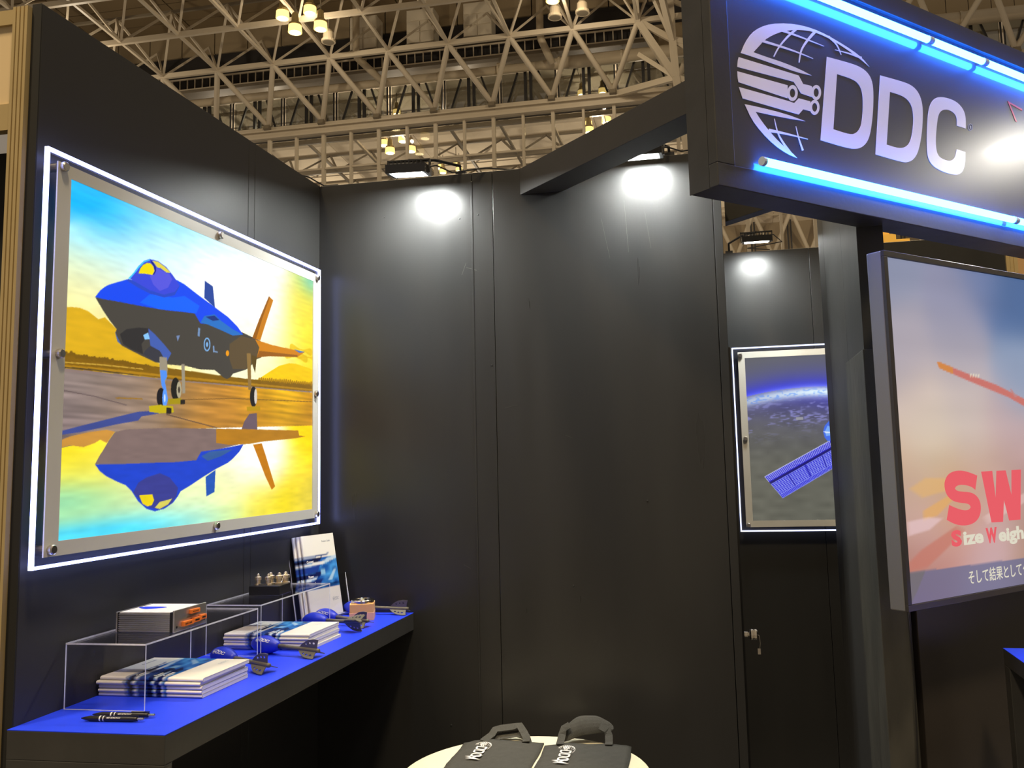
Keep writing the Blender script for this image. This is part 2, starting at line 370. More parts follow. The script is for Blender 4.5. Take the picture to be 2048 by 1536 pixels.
# ------------------------------------------------------------------ traced outlines: picture print and sign emblem
JET=[((214,168,28),[(-0.0058,0.6337),(0.0153,0.6399),(0.037,0.6424),(0.0596,0.6383),(0.0877,0.6216),(0.1063,0.6318),(0.1412,0.6037),(0.1722,0.5745),(0.2257,0.5429),(0.2819,0.5202),(0.3534,0.5034),(0.3544,0.4614),(-0.0028,0.4194),(-0.0035,0.5042)]),
((240,196,10),[(0.6811,0.5166),(0.7314,0.5492),(0.8021,0.5927),(0.8582,0.6115),(0.8971,0.6154),(0.9476,0.6109),(1.0054,0.6048),(1.0058,0.5381),(0.6814,0.4999)]),
((138,118,112),[(-0.0043,0.466),(0.2494,0.4731),(0.4984,0.4877),(1.0007,0.5089),(1.0017,0.3421),(0.4673,0.3184),(0.1453,0.2968),(-0.0043,0.2796)]),
((128,92,16),[(-0.0036,0.5055),(0.0282,0.51),(0.0592,0.5076),(0.0959,0.5088),(0.1341,0.511),(0.1741,0.5113),(0.2105,0.5108),(0.2596,0.5099),(0.3656,0.5133),(0.4979,0.5144),(0.6484,0.5187),(0.8213,0.5306),(1.0005,0.5417),(1.0007,0.5089),(0.7322,0.4946),(0.4985,0.4848),(0.3664,0.4772),(0.2605,0.4745),(0.1451,0.4719),(0.0515,0.4676),(-0.0035,0.4662)]),
((170,124,24),[(-0.0038,0.4752),(0.0512,0.4789),(0.1447,0.4828),(0.2602,0.4867),(0.3661,0.4911),(0.4982,0.4966),(0.732,0.5077),(1.0006,0.5191),(1.0006,0.5118),(0.7321,0.4999),(0.4984,0.4883),(0.3663,0.4828),(0.2604,0.4793),(0.1449,0.4759),(0.0514,0.4723),(-0.0036,0.4698)]),
((200,160,60),[(-0.0041,0.4834),(0.0964,0.4919),(0.2269,0.4977),(0.227,0.4946),(0.0965,0.4885),(-0.004,0.4807)]),
((70,60,40),[(-0.0036,0.4698),(0.0784,0.4743),(0.1957,0.4758),(0.1958,0.4728),(0.0785,0.4714),(-0.0035,0.4671)]),
'GROUND',
((96,80,80),[(-0.0015,0.4063),(0.0807,0.3986),(0.1778,0.3807),(0.1779,0.3782),(0.0808,0.3962),(-0.0014,0.404)]),
((96,74,60),[(0.309,0.3623),(0.4009,0.3463),(0.5157,0.3265),(0.5158,0.3229),(0.401,0.3429),(0.3091,0.3591)]),
((110,80,40),[(0.3079,0.4079),(0.572,0.4386),(1.0009,0.4652),(1.001,0.4623),(0.5721,0.4362),(0.3079,0.4057)]),
((150,110,40),[(0.1423,0.3998),(0.2241,0.4052),(0.2296,0.4016),(0.1473,0.3963)]),
'PUDDLE',
((62,74,140),[(-0.0035,0.2931),(0.0477,0.3101),(0.1014,0.3271),(0.1587,0.3453),(0.2146,0.3623),(0.2523,0.3672),(0.3089,0.3671),(0.2526,0.3547),(0.2256,0.3487),(0.2154,0.3353),(0.1495,0.3201),(0.1021,0.307),(0.0483,0.2929),(-0.0032,0.2832)]),
((104,86,96),[(0.6505,0.3862),(0.6871,0.392),(0.6905,0.3283),(0.6846,0.2868),(0.6444,0.2732),(0.5885,0.2733),(0.6085,0.3124),(0.6272,0.3566)]),
((196,140,60),[(-0.0027,0.2684),(0.0228,0.2805),(0.0704,0.2938),(0.121,0.3031),(0.1453,0.2983),(0.1222,0.2645),(0.1031,0.2736),(0.0895,0.2638),(0.0584,0.2515),(0.0237,0.2555),(-0.002,0.2492)]),
((124,104,100),[(0.0914,0.2034),(0.1022,0.226),(0.1133,0.2442),(0.1268,0.2695),(0.1453,0.2973),(0.1799,0.3067),(0.3102,0.3168),(0.5017,0.3235),(0.6839,0.3293),(0.6763,0.2897),(0.6523,0.2728),(0.6054,0.2706),(0.5243,0.253),(0.4424,0.232),(0.4234,0.2011),(0.3426,0.1966),(0.2568,0.1952),(0.1532,0.1968)]),
((176,120,30),[(0.5017,0.3235),(0.6839,0.3293),(0.9145,0.3347),(0.9197,0.314),(0.9581,0.3118),(0.9,0.3015),(0.8239,0.2938),(0.718,0.2831),(0.6523,0.2728),(0.5603,0.2672),(0.5027,0.2731)]),
((30,66,196),[(0.0914,0.2024),(0.153,0.2026),(0.2566,0.2055),(0.3424,0.2069),(0.4232,0.2129),(0.4421,0.2422),(0.5032,0.2498),(0.5604,0.2594),(0.6247,0.271),(0.6058,0.2436),(0.576,0.2175),(0.5541,0.2026),(0.5045,0.1822),(0.4506,0.1555),(0.4058,0.1309),(0.3658,0.1111),(0.3571,0.0965),(0.3396,0.0763),(0.3108,0.06),(0.2771,0.0541),(0.2495,0.0641),(0.2222,0.0889),(0.2005,0.1213),(0.1822,0.1395),(0.1545,0.152),(0.1251,0.1675),(0.1059,0.1823)]),
((52,90,150),[(0.4425,0.2264),(0.4757,0.2425),(0.5315,0.2477),(0.5754,0.2506),(0.5248,0.2265),(0.4696,0.2103)]),
((56,60,140),[(0.2058,0.116),(0.2206,0.1453),(0.2469,0.1606),(0.2909,0.1727),(0.3258,0.1579),(0.3564,0.1234),(0.3511,0.0968),(0.3338,0.074),(0.2938,0.0588),(0.2603,0.0668),(0.2273,0.0946)]),
((232,206,20),[(0.2248,0.1069),(0.2483,0.1074),(0.2674,0.1073),(0.274,0.0888),(0.2666,0.074),(0.252,0.0715),(0.2362,0.0809)]),
((210,200,90),[(0.2768,0.0654),(0.2932,0.0823),(0.316,0.0859),(0.3363,0.0898),(0.3221,0.0723),(0.2938,0.0599)]),
((36,84,176),[(0.4613,0.1551),(0.5018,0.1787),(0.4992,0.1019),(0.466,0.0884)]),
((190,118,16),[(0.6701,0.2706),(0.7139,0.2766),(0.7358,0.2267),(0.7853,0.1072),(0.7679,0.0951),(0.7369,0.1429)]),
'NOISE',
((72,100,160),[(0.1365,0.5952),(0.1447,0.5668),(0.16,0.5571),(0.1517,0.5857)]),
((70,66,60),[(0.0769,0.6834),(0.101,0.6493),(0.121,0.6242),(0.1412,0.6037),(0.1381,0.592),(0.1575,0.5576),(0.1885,0.5469),(0.2205,0.5369),(0.2648,0.524),(0.305,0.5227),(0.3777,0.5281),(0.4294,0.5243),(0.4905,0.5307),(0.512,0.5194),(0.5302,0.5086),(0.5448,0.5056),(0.5595,0.5136),(0.5719,0.5288),(0.6319,0.5521),(0.6557,0.5708),(0.6799,0.599),(0.7032,0.6092),(0.7085,0.6573),(0.6997,0.6753),(0.6138,0.6905),(0.4592,0.7061),(0.4053,0.7256),(0.2159,0.7059),(0.1384,0.6986)]),
((92,76,52),[(0.5535,0.6351),(0.6062,0.6764),(0.704,0.6748),(0.7066,0.6111),(0.6799,0.599),(0.6319,0.5546),(0.5701,0.5457),(0.5545,0.5801)]),
((48,46,46),[(0.1515,0.5907),(0.1712,0.61),(0.2074,0.6228),(0.2453,0.6282),(0.2351,0.5971),(0.2195,0.5731),(0.2257,0.5429),(0.1884,0.551),(0.1624,0.5625)]),
((66,92,170),[(0.2398,0.6271),(0.2625,0.6132),(0.2946,0.5871),(0.3218,0.5619),(0.3048,0.5292),(0.2701,0.5371),(0.2497,0.5681)]),
((56,56,64),[(0.2495,0.5734),(0.2808,0.563),(0.3048,0.5292),(0.2648,0.5251),(0.2257,0.5429),(0.2361,0.5604)]),
((130,190,240),[(0.2241,0.6028),(0.2402,0.6139),(0.2462,0.594),(0.2299,0.5897)]),
((22,72,232),[(0.0769,0.6844),(0.0898,0.7065),(0.1035,0.7222),(0.1177,0.7332),(0.137,0.7448),(0.1518,0.7532),(0.1719,0.7652),(0.198,0.7693),(0.2416,0.7686),(0.298,0.8013),(0.3369,0.81),(0.365,0.8039),(0.4239,0.7798),(0.486,0.7566),(0.5443,0.7346),(0.567,0.7213),(0.5901,0.707),(0.6155,0.6833),(0.5679,0.67),(0.516,0.6796),(0.4596,0.6884),(0.4293,0.6847),(0.4055,0.7141),(0.361,0.7086),(0.3006,0.6996),(0.2162,0.6923),(0.1387,0.6876),(0.0905,0.6835)]),
((20,96,255),[(0.2106,0.7019),(0.2424,0.7367),(0.3232,0.7474),(0.366,0.7643),(0.4246,0.7449),(0.4121,0.7156),(0.361,0.7097),(0.2716,0.6969)]),
((40,70,190),[(0.1669,0.7601),(0.204,0.7474),(0.2423,0.7394),(0.2908,0.7388),(0.329,0.7573),(0.3466,0.793),(0.3402,0.7997),(0.3227,0.7667),(0.2905,0.7497),(0.2421,0.75),(0.2035,0.763),(0.1745,0.766)]),
((40,110,190),[(0.4292,0.6876),(0.4454,0.7147),(0.4865,0.7303),(0.5154,0.7128),(0.5675,0.6934),(0.6155,0.6826),(0.5679,0.67),(0.516,0.679),(0.4596,0.6873)]),
((30,50,120),[(0.4489,0.7126),(0.4866,0.7255),(0.5082,0.7142),(0.48,0.7048)]),
((56,70,210),[(0.176,0.7695),(0.1895,0.7913),(0.2032,0.8155),(0.2204,0.838),(0.2394,0.8501),(0.2676,0.8523),(0.297,0.842),(0.3183,0.8241),(0.3351,0.8078),(0.3453,0.7927),(0.3288,0.7684),(0.2905,0.7486),(0.2421,0.75),(0.2036,0.7604)]),
((84,84,214),[(0.2409,0.7952),(0.2625,0.8289),(0.2857,0.8252),(0.3094,0.8214),(0.3187,0.8074),(0.3046,0.7756),(0.2758,0.7566),(0.2527,0.7718)]),
((60,190,250),[(0.1709,0.7659),(0.1869,0.7884),(0.2021,0.8141),(0.2204,0.8375),(0.2394,0.8491),(0.2395,0.8453),(0.2222,0.8338),(0.2065,0.8123),(0.1912,0.7876),(0.1781,0.7681)]),
((236,214,0),[(0.2038,0.7925),(0.2087,0.8088),(0.217,0.8231),(0.2315,0.8352),(0.2442,0.8361),(0.2523,0.8289),(0.256,0.816),(0.2496,0.8016),(0.2242,0.7977)]),
((222,206,70),[(0.2479,0.8475),(0.2677,0.8502),(0.2911,0.8412),(0.3061,0.8326),(0.3122,0.8267),(0.2974,0.8244),(0.2768,0.8323),(0.2653,0.8309),(0.2565,0.84)]),
((20,30,120),[(0.2423,0.8468),(0.252,0.8418),(0.2602,0.8303),(0.2617,0.8178),(0.2547,0.8037),(0.2507,0.8025),(0.2571,0.8174),(0.2534,0.8304),(0.2442,0.8393)]),
((40,70,150),[(0.4441,0.8396),(0.4775,0.8289),(0.4882,0.7547),(0.4427,0.7777)]),
((196,122,20),[(0.6605,0.6795),(0.6943,0.7595),(0.7429,0.8634),(0.7662,0.8533),(0.7286,0.754),(0.7005,0.6768)]),
((150,90,16),[(0.6605,0.6795),(0.6943,0.7595),(0.7429,0.8634),(0.7483,0.8615),(0.7111,0.77),(0.6787,0.6765)]),
((206,128,20),[(0.6746,0.6757),(0.765,0.6703),(0.8576,0.672),(0.9512,0.6742),(0.9068,0.6452),(0.8201,0.6338),(0.7479,0.6232),(0.6839,0.6074),(0.6959,0.6485)]),
((150,90,24),[(0.6839,0.6074),(0.6961,0.6355),(0.82,0.6461),(0.9067,0.6537),(0.9068,0.6452),(0.7479,0.6225)]),
((60,110,190),[(0.8867,0.6744),(0.9512,0.6742),(0.9166,0.6654)]),
((120,170,220),[(0.4714,0.6187),(0.4708,0.6109),(0.469,0.6037),(0.4661,0.5977),(0.4624,0.5935),(0.4582,0.5916),(0.454,0.5921),(0.4501,0.5949),(0.4471,0.5998),(0.445,0.6062),(0.4442,0.6137),(0.4447,0.6213),(0.4464,0.6285),(0.4493,0.6345),(0.453,0.6387),(0.4572,0.6408),(0.4614,0.6404),(0.4653,0.6376),(0.4684,0.6327),(0.4705,0.6262)]),
((60,60,62),[(0.4672,0.6179),(0.4669,0.6118),(0.4656,0.6062),(0.4636,0.6015),(0.461,0.5983),(0.4581,0.5969),(0.4551,0.5973),(0.4524,0.5996),(0.4503,0.6034),(0.4488,0.6086),(0.4482,0.6144),(0.4486,0.6204),(0.4498,0.6261),(0.4518,0.6307),(0.4544,0.634),(0.4573,0.6355),(0.4602,0.6351),(0.463,0.6329),(0.4652,0.629),(0.4666,0.6238)]),
((120,170,220),[(0.4625,0.617),(0.4623,0.6143),(0.4616,0.6117),(0.4606,0.6096),(0.4593,0.6081),(0.4579,0.6074),(0.4564,0.6075),(0.455,0.6086),(0.454,0.6103),(0.4532,0.6126),(0.4529,0.6153),(0.4531,0.618),(0.4537,0.6206),(0.4547,0.6227),(0.456,0.6242),(0.4575,0.6249),(0.459,0.6248),(0.4603,0.6238),(0.4614,0.622),(0.4622,0.6197)]),
((120,150,190),[(0.4818,0.6159),(0.4874,0.6169),(0.4892,0.5993),(0.5033,0.5994),(0.5034,0.5946),(0.4837,0.5936)]),
((110,140,180),[(0.421,0.6684),(0.429,0.6672),(0.427,0.6377),(0.419,0.639)]),
((110,130,170),[(0.3384,0.6229),(0.3517,0.6278),(0.3437,0.6045)]),
((230,150,20),[(0.5527,0.6012),(0.5524,0.5978),(0.5514,0.5945),(0.5498,0.5918),(0.5477,0.5899),(0.5455,0.589),(0.5432,0.5892),(0.5411,0.5904),(0.5395,0.5926),(0.5384,0.5954),(0.5379,0.5987),(0.5382,0.6022),(0.5392,0.6054),(0.5408,0.6081),(0.5428,0.61),(0.5451,0.6109),(0.5474,0.6108),(0.5494,0.6096),(0.5511,0.6075),(0.5522,0.6046)]),
((150,140,120),[(0.2802,0.544),(0.3056,0.5455),(0.3101,0.5054),(0.3063,0.4724),(0.3007,0.4609),(0.2868,0.4619),(0.2827,0.4908)]),
((80,140,235),[(0.2835,0.5016),(0.3055,0.5021),(0.3089,0.4836),(0.3005,0.469),(0.3071,0.4401),(0.3137,0.4084),(0.3056,0.3835),(0.2938,0.3905),(0.2985,0.4338),(0.2893,0.4542)]),
((28,26,30),[(0.3048,0.4151),(0.3043,0.4054),(0.3023,0.3966),(0.299,0.3894),(0.2948,0.3847),(0.29,0.3828),(0.2852,0.3839),(0.2808,0.3879),(0.2773,0.3944),(0.2749,0.4027),(0.2739,0.4121),(0.2744,0.4216),(0.2764,0.4304),(0.2796,0.4376),(0.2837,0.4424),(0.2884,0.4445),(0.2933,0.4435),(0.2977,0.4396),(0.3013,0.4331),(0.3038,0.4246)]),
((90,150,245),[(0.3107,0.4135),(0.3105,0.4038),(0.3095,0.395),(0.3077,0.388),(0.3054,0.3834),(0.3027,0.3817),(0.3,0.383),(0.2975,0.3871),(0.2954,0.3938),(0.294,0.4023),(0.2933,0.4118),(0.2935,0.4214),(0.2945,0.4302),(0.2962,0.4373),(0.2985,0.4419),(0.3012,0.4438),(0.3039,0.4425),(0.3064,0.4384),(0.3085,0.4317),(0.31,0.4231)]),
((200,220,250),[(0.3048,0.413),(0.3048,0.409),(0.3045,0.4053),(0.3039,0.4024),(0.3031,0.4005),(0.3023,0.3998),(0.3014,0.4004),(0.3005,0.4021),(0.2998,0.4049),(0.2993,0.4085),(0.2991,0.4124),(0.2991,0.4164),(0.2994,0.42),(0.3,0.4229),(0.3007,0.4248),(0.3016,0.4255),(0.3025,0.425),(0.3034,0.4233),(0.3041,0.4205),(0.3046,0.4169)]),
((150,140,120),[(0.3589,0.5319),(0.3713,0.5338),(0.3761,0.4365),(0.3649,0.4342)]),
((32,30,26),[(0.3566,0.4478),(0.3561,0.4357),(0.3539,0.4247),(0.3503,0.4159),(0.3457,0.41),(0.3405,0.4076),(0.3353,0.409),(0.3305,0.414),(0.3266,0.422),(0.324,0.4324),(0.3229,0.444),(0.3234,0.4558),(0.3255,0.4667),(0.329,0.4756),(0.3335,0.4816),(0.3387,0.4842),(0.344,0.483),(0.3488,0.4781),(0.3528,0.4701),(0.3555,0.4596)]),
((170,160,130),[(0.3616,0.4461),(0.3613,0.4375),(0.3602,0.4297),(0.3583,0.4234),(0.3558,0.4192),(0.353,0.4176),(0.3502,0.4187),(0.3476,0.4223),(0.3454,0.4282),(0.3439,0.4357),(0.3433,0.4441),(0.3435,0.4526),(0.3446,0.4604),(0.3465,0.4667),(0.3489,0.4709),(0.3517,0.4726),(0.3546,0.4716),(0.3572,0.468),(0.3594,0.4621),(0.3609,0.4546)]),
((60,50,40),[(0.3561,0.4455),(0.356,0.4421),(0.3555,0.4389),(0.3548,0.4364),(0.3538,0.4347),(0.3526,0.4341),(0.3515,0.4345),(0.3504,0.436),(0.3496,0.4383),(0.349,0.4413),(0.3487,0.4447),(0.3488,0.4481),(0.3493,0.4512),(0.35,0.4537),(0.351,0.4554),(0.3521,0.4561),(0.3533,0.4557),(0.3543,0.4542),(0.3552,0.4519),(0.3558,0.4489)]),
((140,110,60),[(0.6341,0.615),(0.6533,0.6183),(0.6588,0.4787),(0.6443,0.4771)]),
((90,70,30),[(0.6567,0.6124),(0.6839,0.6105),(0.6766,0.5448),(0.6596,0.5809)]),
((30,28,30),[(0.6878,0.4549),(0.6871,0.4425),(0.6847,0.4312),(0.6808,0.4221),(0.6759,0.4161),(0.6703,0.4137),(0.6648,0.4151),(0.6597,0.4203),(0.6557,0.4286),(0.653,0.4393),(0.6519,0.4513),(0.6526,0.4635),(0.6549,0.4747),(0.6587,0.4839),(0.6636,0.49),(0.6691,0.4926),(0.6747,0.4913),(0.6799,0.4862),(0.684,0.4779),(0.6868,0.4671)]),
((210,200,190),[(0.6878,0.4562),(0.6876,0.447),(0.6867,0.4387),(0.6851,0.432),(0.6831,0.4277),(0.6808,0.426),(0.6785,0.4273),(0.6764,0.4313),(0.6747,0.4376),(0.6735,0.4457),(0.673,0.4547),(0.6732,0.4638),(0.6741,0.4721),(0.6757,0.4788),(0.6777,0.4832),(0.6799,0.4849),(0.6823,0.4837),(0.6844,0.4797),(0.6861,0.4734),(0.6873,0.4652)]),
((160,140,20),[(0.3125,0.4105),(0.3616,0.4184),(0.3633,0.3992),(0.3153,0.3934)]),
((190,170,20),[(0.2491,0.3826),(0.2853,0.3898),(0.332,0.3894),(0.3355,0.369),(0.286,0.3623),(0.2507,0.365)]),
((180,140,20),[(0.6373,0.4122),(0.7034,0.4202),(0.7037,0.4022),(0.6392,0.3961)]),
((40,34,30),[(0.3085,0.3837),(0.3262,0.3824),(0.3266,0.3641),(0.309,0.3628)]),
((40,34,30),[(0.3587,0.4126),(0.3754,0.4142),(0.3757,0.3997),(0.359,0.3972)]),
((120,86,16),[(0.003,0.5091),(0.0018,0.5042),(-0.0014,0.5018),(-0.0046,0.5031),(-0.0061,0.5075),(-0.005,0.5124),(-0.0018,0.5149),(0.0015,0.5135)]),
((120,86,16),[(0.0096,0.5081),(0.0084,0.5031),(0.0052,0.5006),(0.0019,0.502),(0.0004,0.5066),(0.0016,0.5116),(0.0047,0.5142),(0.0081,0.5127)]),
((120,86,16),[(0.0163,0.5063),(0.015,0.5026),(0.0118,0.5006),(0.0084,0.5015),(0.007,0.5047),(0.0082,0.5083),(0.0114,0.5103),(0.0148,0.5095)]),
((120,86,16),[(0.0228,0.5108),(0.0216,0.5051),(0.0183,0.5023),(0.0149,0.504),(0.0134,0.5092),(0.0146,0.5149),(0.0178,0.5177),(0.0212,0.516)]),
((120,86,16),[(0.0295,0.509),(0.0283,0.5049),(0.025,0.5027),(0.0216,0.5037),(0.0201,0.5074),(0.0213,0.5115),(0.0246,0.5137),(0.028,0.5127)]),
((120,86,16),[(0.0365,0.5035),(0.0352,0.4987),(0.0319,0.4963),(0.0285,0.4976),(0.0269,0.5019),(0.0282,0.5067),(0.0315,0.5091),(0.0349,0.5078)]),
((120,86,16),[(0.0432,0.5047),(0.042,0.4999),(0.0386,0.4974),(0.0352,0.4988),(0.0336,0.5031),(0.0349,0.5079),(0.0382,0.5103),(0.0417,0.509)]),
((120,86,16),[(0.0501,0.5062),(0.0488,0.5022),(0.0454,0.5001),(0.0419,0.5011),(0.0404,0.5046),(0.0417,0.5085),(0.045,0.5106),(0.0485,0.5097)]),
((120,86,16),[(0.057,0.5062),(0.0557,0.5003),(0.0523,0.4974),(0.0488,0.4992),(0.0472,0.5046),(0.0485,0.5105),(0.0518,0.5134),(0.0554,0.5116)]),
((120,86,16),[(0.0639,0.507),(0.0626,0.5015),(0.0592,0.4987),(0.0557,0.5004),(0.0541,0.5054),(0.0554,0.511),(0.0588,0.5138),(0.0623,0.5121)]),
((120,86,16),[(0.071,0.5059),(0.0696,0.5021),(0.0662,0.5001),(0.0626,0.501),(0.0611,0.5043),(0.0624,0.5081),(0.0659,0.5101),(0.0694,0.5092)]),
((120,86,16),[(0.0781,0.5053),(0.0768,0.5),(0.0733,0.4974),(0.0697,0.4989),(0.0681,0.5036),(0.0694,0.5088),(0.0729,0.5115),(0.0765,0.51)]),
((120,86,16),[(0.0851,0.5088),(0.0838,0.505),(0.0802,0.503),(0.0766,0.5039),(0.0751,0.5071),(0.0764,0.5108),(0.0799,0.5128),(0.0835,0.512)]),
((120,86,16),[(0.0925,0.5044),(0.0911,0.4995),(0.0876,0.497),(0.0839,0.4984),(0.0823,0.5028),(0.0837,0.5077),(0.0872,0.5102),(0.0908,0.5089)]),
((120,86,16),[(0.0997,0.5055),(0.0984,0.4995),(0.0948,0.4965),(0.0911,0.4984),(0.0895,0.5039),(0.0908,0.5099),(0.0943,0.5129),(0.098,0.5111)]),
((120,86,16),[(0.107,0.5056),(0.1057,0.4994),(0.1021,0.4963),(0.0984,0.4982),(0.0967,0.5039),(0.098,0.5101),(0.1016,0.5132),(0.1053,0.5113)]),
((120,86,16),[(0.1143,0.5081),(0.113,0.5022),(0.1094,0.4993),(0.1056,0.501),(0.1039,0.5064),(0.1053,0.5123),(0.1089,0.5152),(0.1126,0.5135)]),
((120,86,16),[(0.1218,0.5077),(0.1204,0.5014),(0.1168,0.4983),(0.113,0.5002),(0.1113,0.506),(0.1126,0.5123),(0.1163,0.5154),(0.1201,0.5135)]),
((120,86,16),[(0.1294,0.5043),(0.128,0.5003),(0.1243,0.4982),(0.1205,0.4991),(0.1188,0.5026),(0.1202,0.5066),(0.1239,0.5087),(0.1277,0.5078)]),
((120,86,16),[(0.1368,0.5101),(0.1353,0.5058),(0.1316,0.5035),(0.1278,0.5046),(0.1261,0.5084),(0.1276,0.5128),(0.1313,0.5151),(0.1351,0.514)]),
((120,86,16),[(0.1446,0.5036),(0.1432,0.4986),(0.1394,0.4961),(0.1356,0.4974),(0.1339,0.5019),(0.1353,0.5069),(0.139,0.5094),(0.1429,0.5081)]),
((120,86,16),[(0.1522,0.5063),(0.1508,0.5016),(0.147,0.4993),(0.1431,0.5005),(0.1414,0.5046),(0.1428,0.5092),(0.1466,0.5116),(0.1505,0.5104)]),
((120,86,16),[(0.16,0.5072),(0.1585,0.5023),(0.1547,0.4998),(0.1508,0.5012),(0.149,0.5055),(0.1505,0.5104),(0.1543,0.5129),(0.1582,0.5116)]),
((120,86,16),[(0.1678,0.5085),(0.1663,0.503),(0.1624,0.5003),(0.1585,0.5018),(0.1567,0.5068),(0.1582,0.5122),(0.162,0.515),(0.166,0.5134)]),
((120,86,16),[(0.1757,0.5066),(0.1743,0.5002),(0.1704,0.4971),(0.1664,0.499),(0.1646,0.5049),(0.166,0.5113),(0.1699,0.5144),(0.1739,0.5125)]),
((120,86,16),[(0.1837,0.5058),(0.1822,0.4993),(0.1783,0.4962),(0.1743,0.4981),(0.1725,0.5041),(0.1739,0.5106),(0.1778,0.5138),(0.1819,0.5118)]),
((120,86,16),[(0.1918,0.5044),(0.1903,0.4977),(0.1863,0.4944),(0.1823,0.4965),(0.1804,0.5027),(0.1819,0.5093),(0.1858,0.5126),(0.1899,0.5106)]),
((120,86,16),[(0.1998,0.5059),(0.1983,0.5016),(0.1943,0.4993),(0.1902,0.5004),(0.1884,0.5042),(0.19,0.5085),(0.1939,0.5108),(0.198,0.5097)]),
((120,86,16),[(0.208,0.5043),(0.2065,0.4977),(0.2025,0.4944),(0.1984,0.4965),(0.1965,0.5026),(0.198,0.5093),(0.202,0.5125),(0.2062,0.5105)]),
((120,86,16),[(0.2163,0.504),(0.2147,0.4984),(0.2107,0.4956),(0.2065,0.4972),(0.2047,0.5022),(0.2062,0.5078),(0.2103,0.5106),(0.2144,0.509)]),
((120,86,16),[(0.2246,0.5055),(0.223,0.501),(0.2189,0.4986),(0.2147,0.4998),(0.2128,0.5038),(0.2144,0.5083),(0.2185,0.5107),(0.2227,0.5096)]),
((120,86,16),[(0.233,0.5046),(0.2314,0.4989),(0.2273,0.4961),(0.223,0.4977),(0.2211,0.5028),(0.2227,0.5084),(0.2268,0.5112),(0.2311,0.5097)]),
((120,86,16),[(0.2413,0.5091),(0.2397,0.505),(0.2355,0.5028),(0.2312,0.5037),(0.2294,0.5073),(0.231,0.5115),(0.2352,0.5137),(0.2395,0.5127)]),
((120,86,16),[(0.25,0.5044),(0.2484,0.4975),(0.2442,0.4941),(0.2399,0.4962),(0.2379,0.5026),(0.2395,0.5095),(0.2437,0.5128),(0.248,0.5107)]),
((170,122,8),[(0.7027,0.5263),(0.7003,0.5211),(0.6952,0.5205),(0.6926,0.525),(0.6951,0.5302),(0.7001,0.5309)]),
((170,122,8),[(0.7133,0.5269),(0.7109,0.5185),(0.7058,0.5179),(0.7031,0.5256),(0.7056,0.5341),(0.7106,0.5347)]),
((170,122,8),[(0.724,0.5276),(0.7215,0.5208),(0.7164,0.5202),(0.7137,0.5263),(0.7162,0.533),(0.7213,0.5336)]),
((170,122,8),[(0.7347,0.5282),(0.7322,0.5226),(0.727,0.522),(0.7244,0.5269),(0.7269,0.5324),(0.7321,0.5331)]),
((170,122,8),[(0.7456,0.5288),(0.7431,0.5226),(0.7379,0.5219),(0.7352,0.5275),(0.7377,0.5337),(0.7429,0.5344)]),
((170,122,8),[(0.7566,0.5295),(0.754,0.521),(0.7488,0.5204),(0.746,0.5281),(0.7486,0.5366),(0.7538,0.5373)]),
((170,122,8),[(0.7676,0.5301),(0.7651,0.5211),(0.7598,0.5205),(0.757,0.5288),(0.7595,0.5377),(0.7649,0.5384)]),
((170,122,8),[(0.7788,0.5308),(0.7762,0.5256),(0.7708,0.5249),(0.7681,0.5294),(0.7707,0.5346),(0.7761,0.5353)]),
((170,122,8),[(0.7901,0.5314),(0.7874,0.5236),(0.782,0.5229),(0.7793,0.5301),(0.7819,0.5379),(0.7873,0.5386)]),
((170,122,8),[(0.8014,0.5321),(0.7988,0.5269),(0.7933,0.5262),(0.7905,0.5307),(0.7932,0.5359),(0.7986,0.5366)]),
((170,122,8),[(0.8129,0.5328),(0.8103,0.5243),(0.8047,0.5237),(0.8019,0.5314),(0.8046,0.5398),(0.8101,0.5405)]),
((170,122,8),[(0.8245,0.5334),(0.8218,0.5268),(0.8162,0.5261),(0.8134,0.5321),(0.8161,0.5387),(0.8216,0.5394)]),
((170,122,8),[(0.8362,0.5341),(0.8335,0.5249),(0.8279,0.5242),(0.825,0.5327),(0.8277,0.542),(0.8333,0.5427)]),
((170,122,8),[(0.848,0.5348),(0.8453,0.525),(0.8396,0.5243),(0.8367,0.5334),(0.8394,0.5432),(0.8451,0.5439)]),
((170,122,8),[(0.8599,0.5355),(0.8571,0.528),(0.8514,0.5273),(0.8485,0.5341),(0.8513,0.5416),(0.857,0.5424)]),
((170,122,8),[(0.872,0.5362),(0.8692,0.5262),(0.8634,0.5256),(0.8604,0.5348),(0.8632,0.5447),(0.869,0.5455)]),
((170,122,8),[(0.8841,0.5369),(0.8812,0.5302),(0.8754,0.5295),(0.8724,0.5355),(0.8753,0.5422),(0.8811,0.5429)]),
((170,122,8),[(0.8964,0.5376),(0.8935,0.532),(0.8876,0.5313),(0.8846,0.5362),(0.8875,0.5418),(0.8934,0.5425)]),
((170,122,8),[(0.9087,0.5384),(0.9058,0.5302),(0.8999,0.5295),(0.8969,0.5369),(0.8997,0.5451),(0.9057,0.5458)]),
((170,122,8),[(0.9212,0.5391),(0.9183,0.5337),(0.9123,0.5329),(0.9092,0.5376),(0.9122,0.543),(0.9182,0.5438)]),
((170,122,8),[(0.9339,0.5398),(0.9309,0.5336),(0.9248,0.5328),(0.9217,0.5384),(0.9247,0.5446),(0.9308,0.5454)]),
((170,122,8),[(0.9466,0.5406),(0.9436,0.5332),(0.9375,0.5325),(0.9344,0.5391),(0.9374,0.5464),(0.9435,0.5472)]),
((170,122,8),[(0.9595,0.5413),(0.9564,0.5329),(0.9503,0.5322),(0.9471,0.5398),(0.9501,0.5482),(0.9563,0.549)]),
((170,122,8),[(0.9725,0.5421),(0.9694,0.5359),(0.9631,0.5352),(0.96,0.5406),(0.9631,0.5467),(0.9693,0.5475)]),
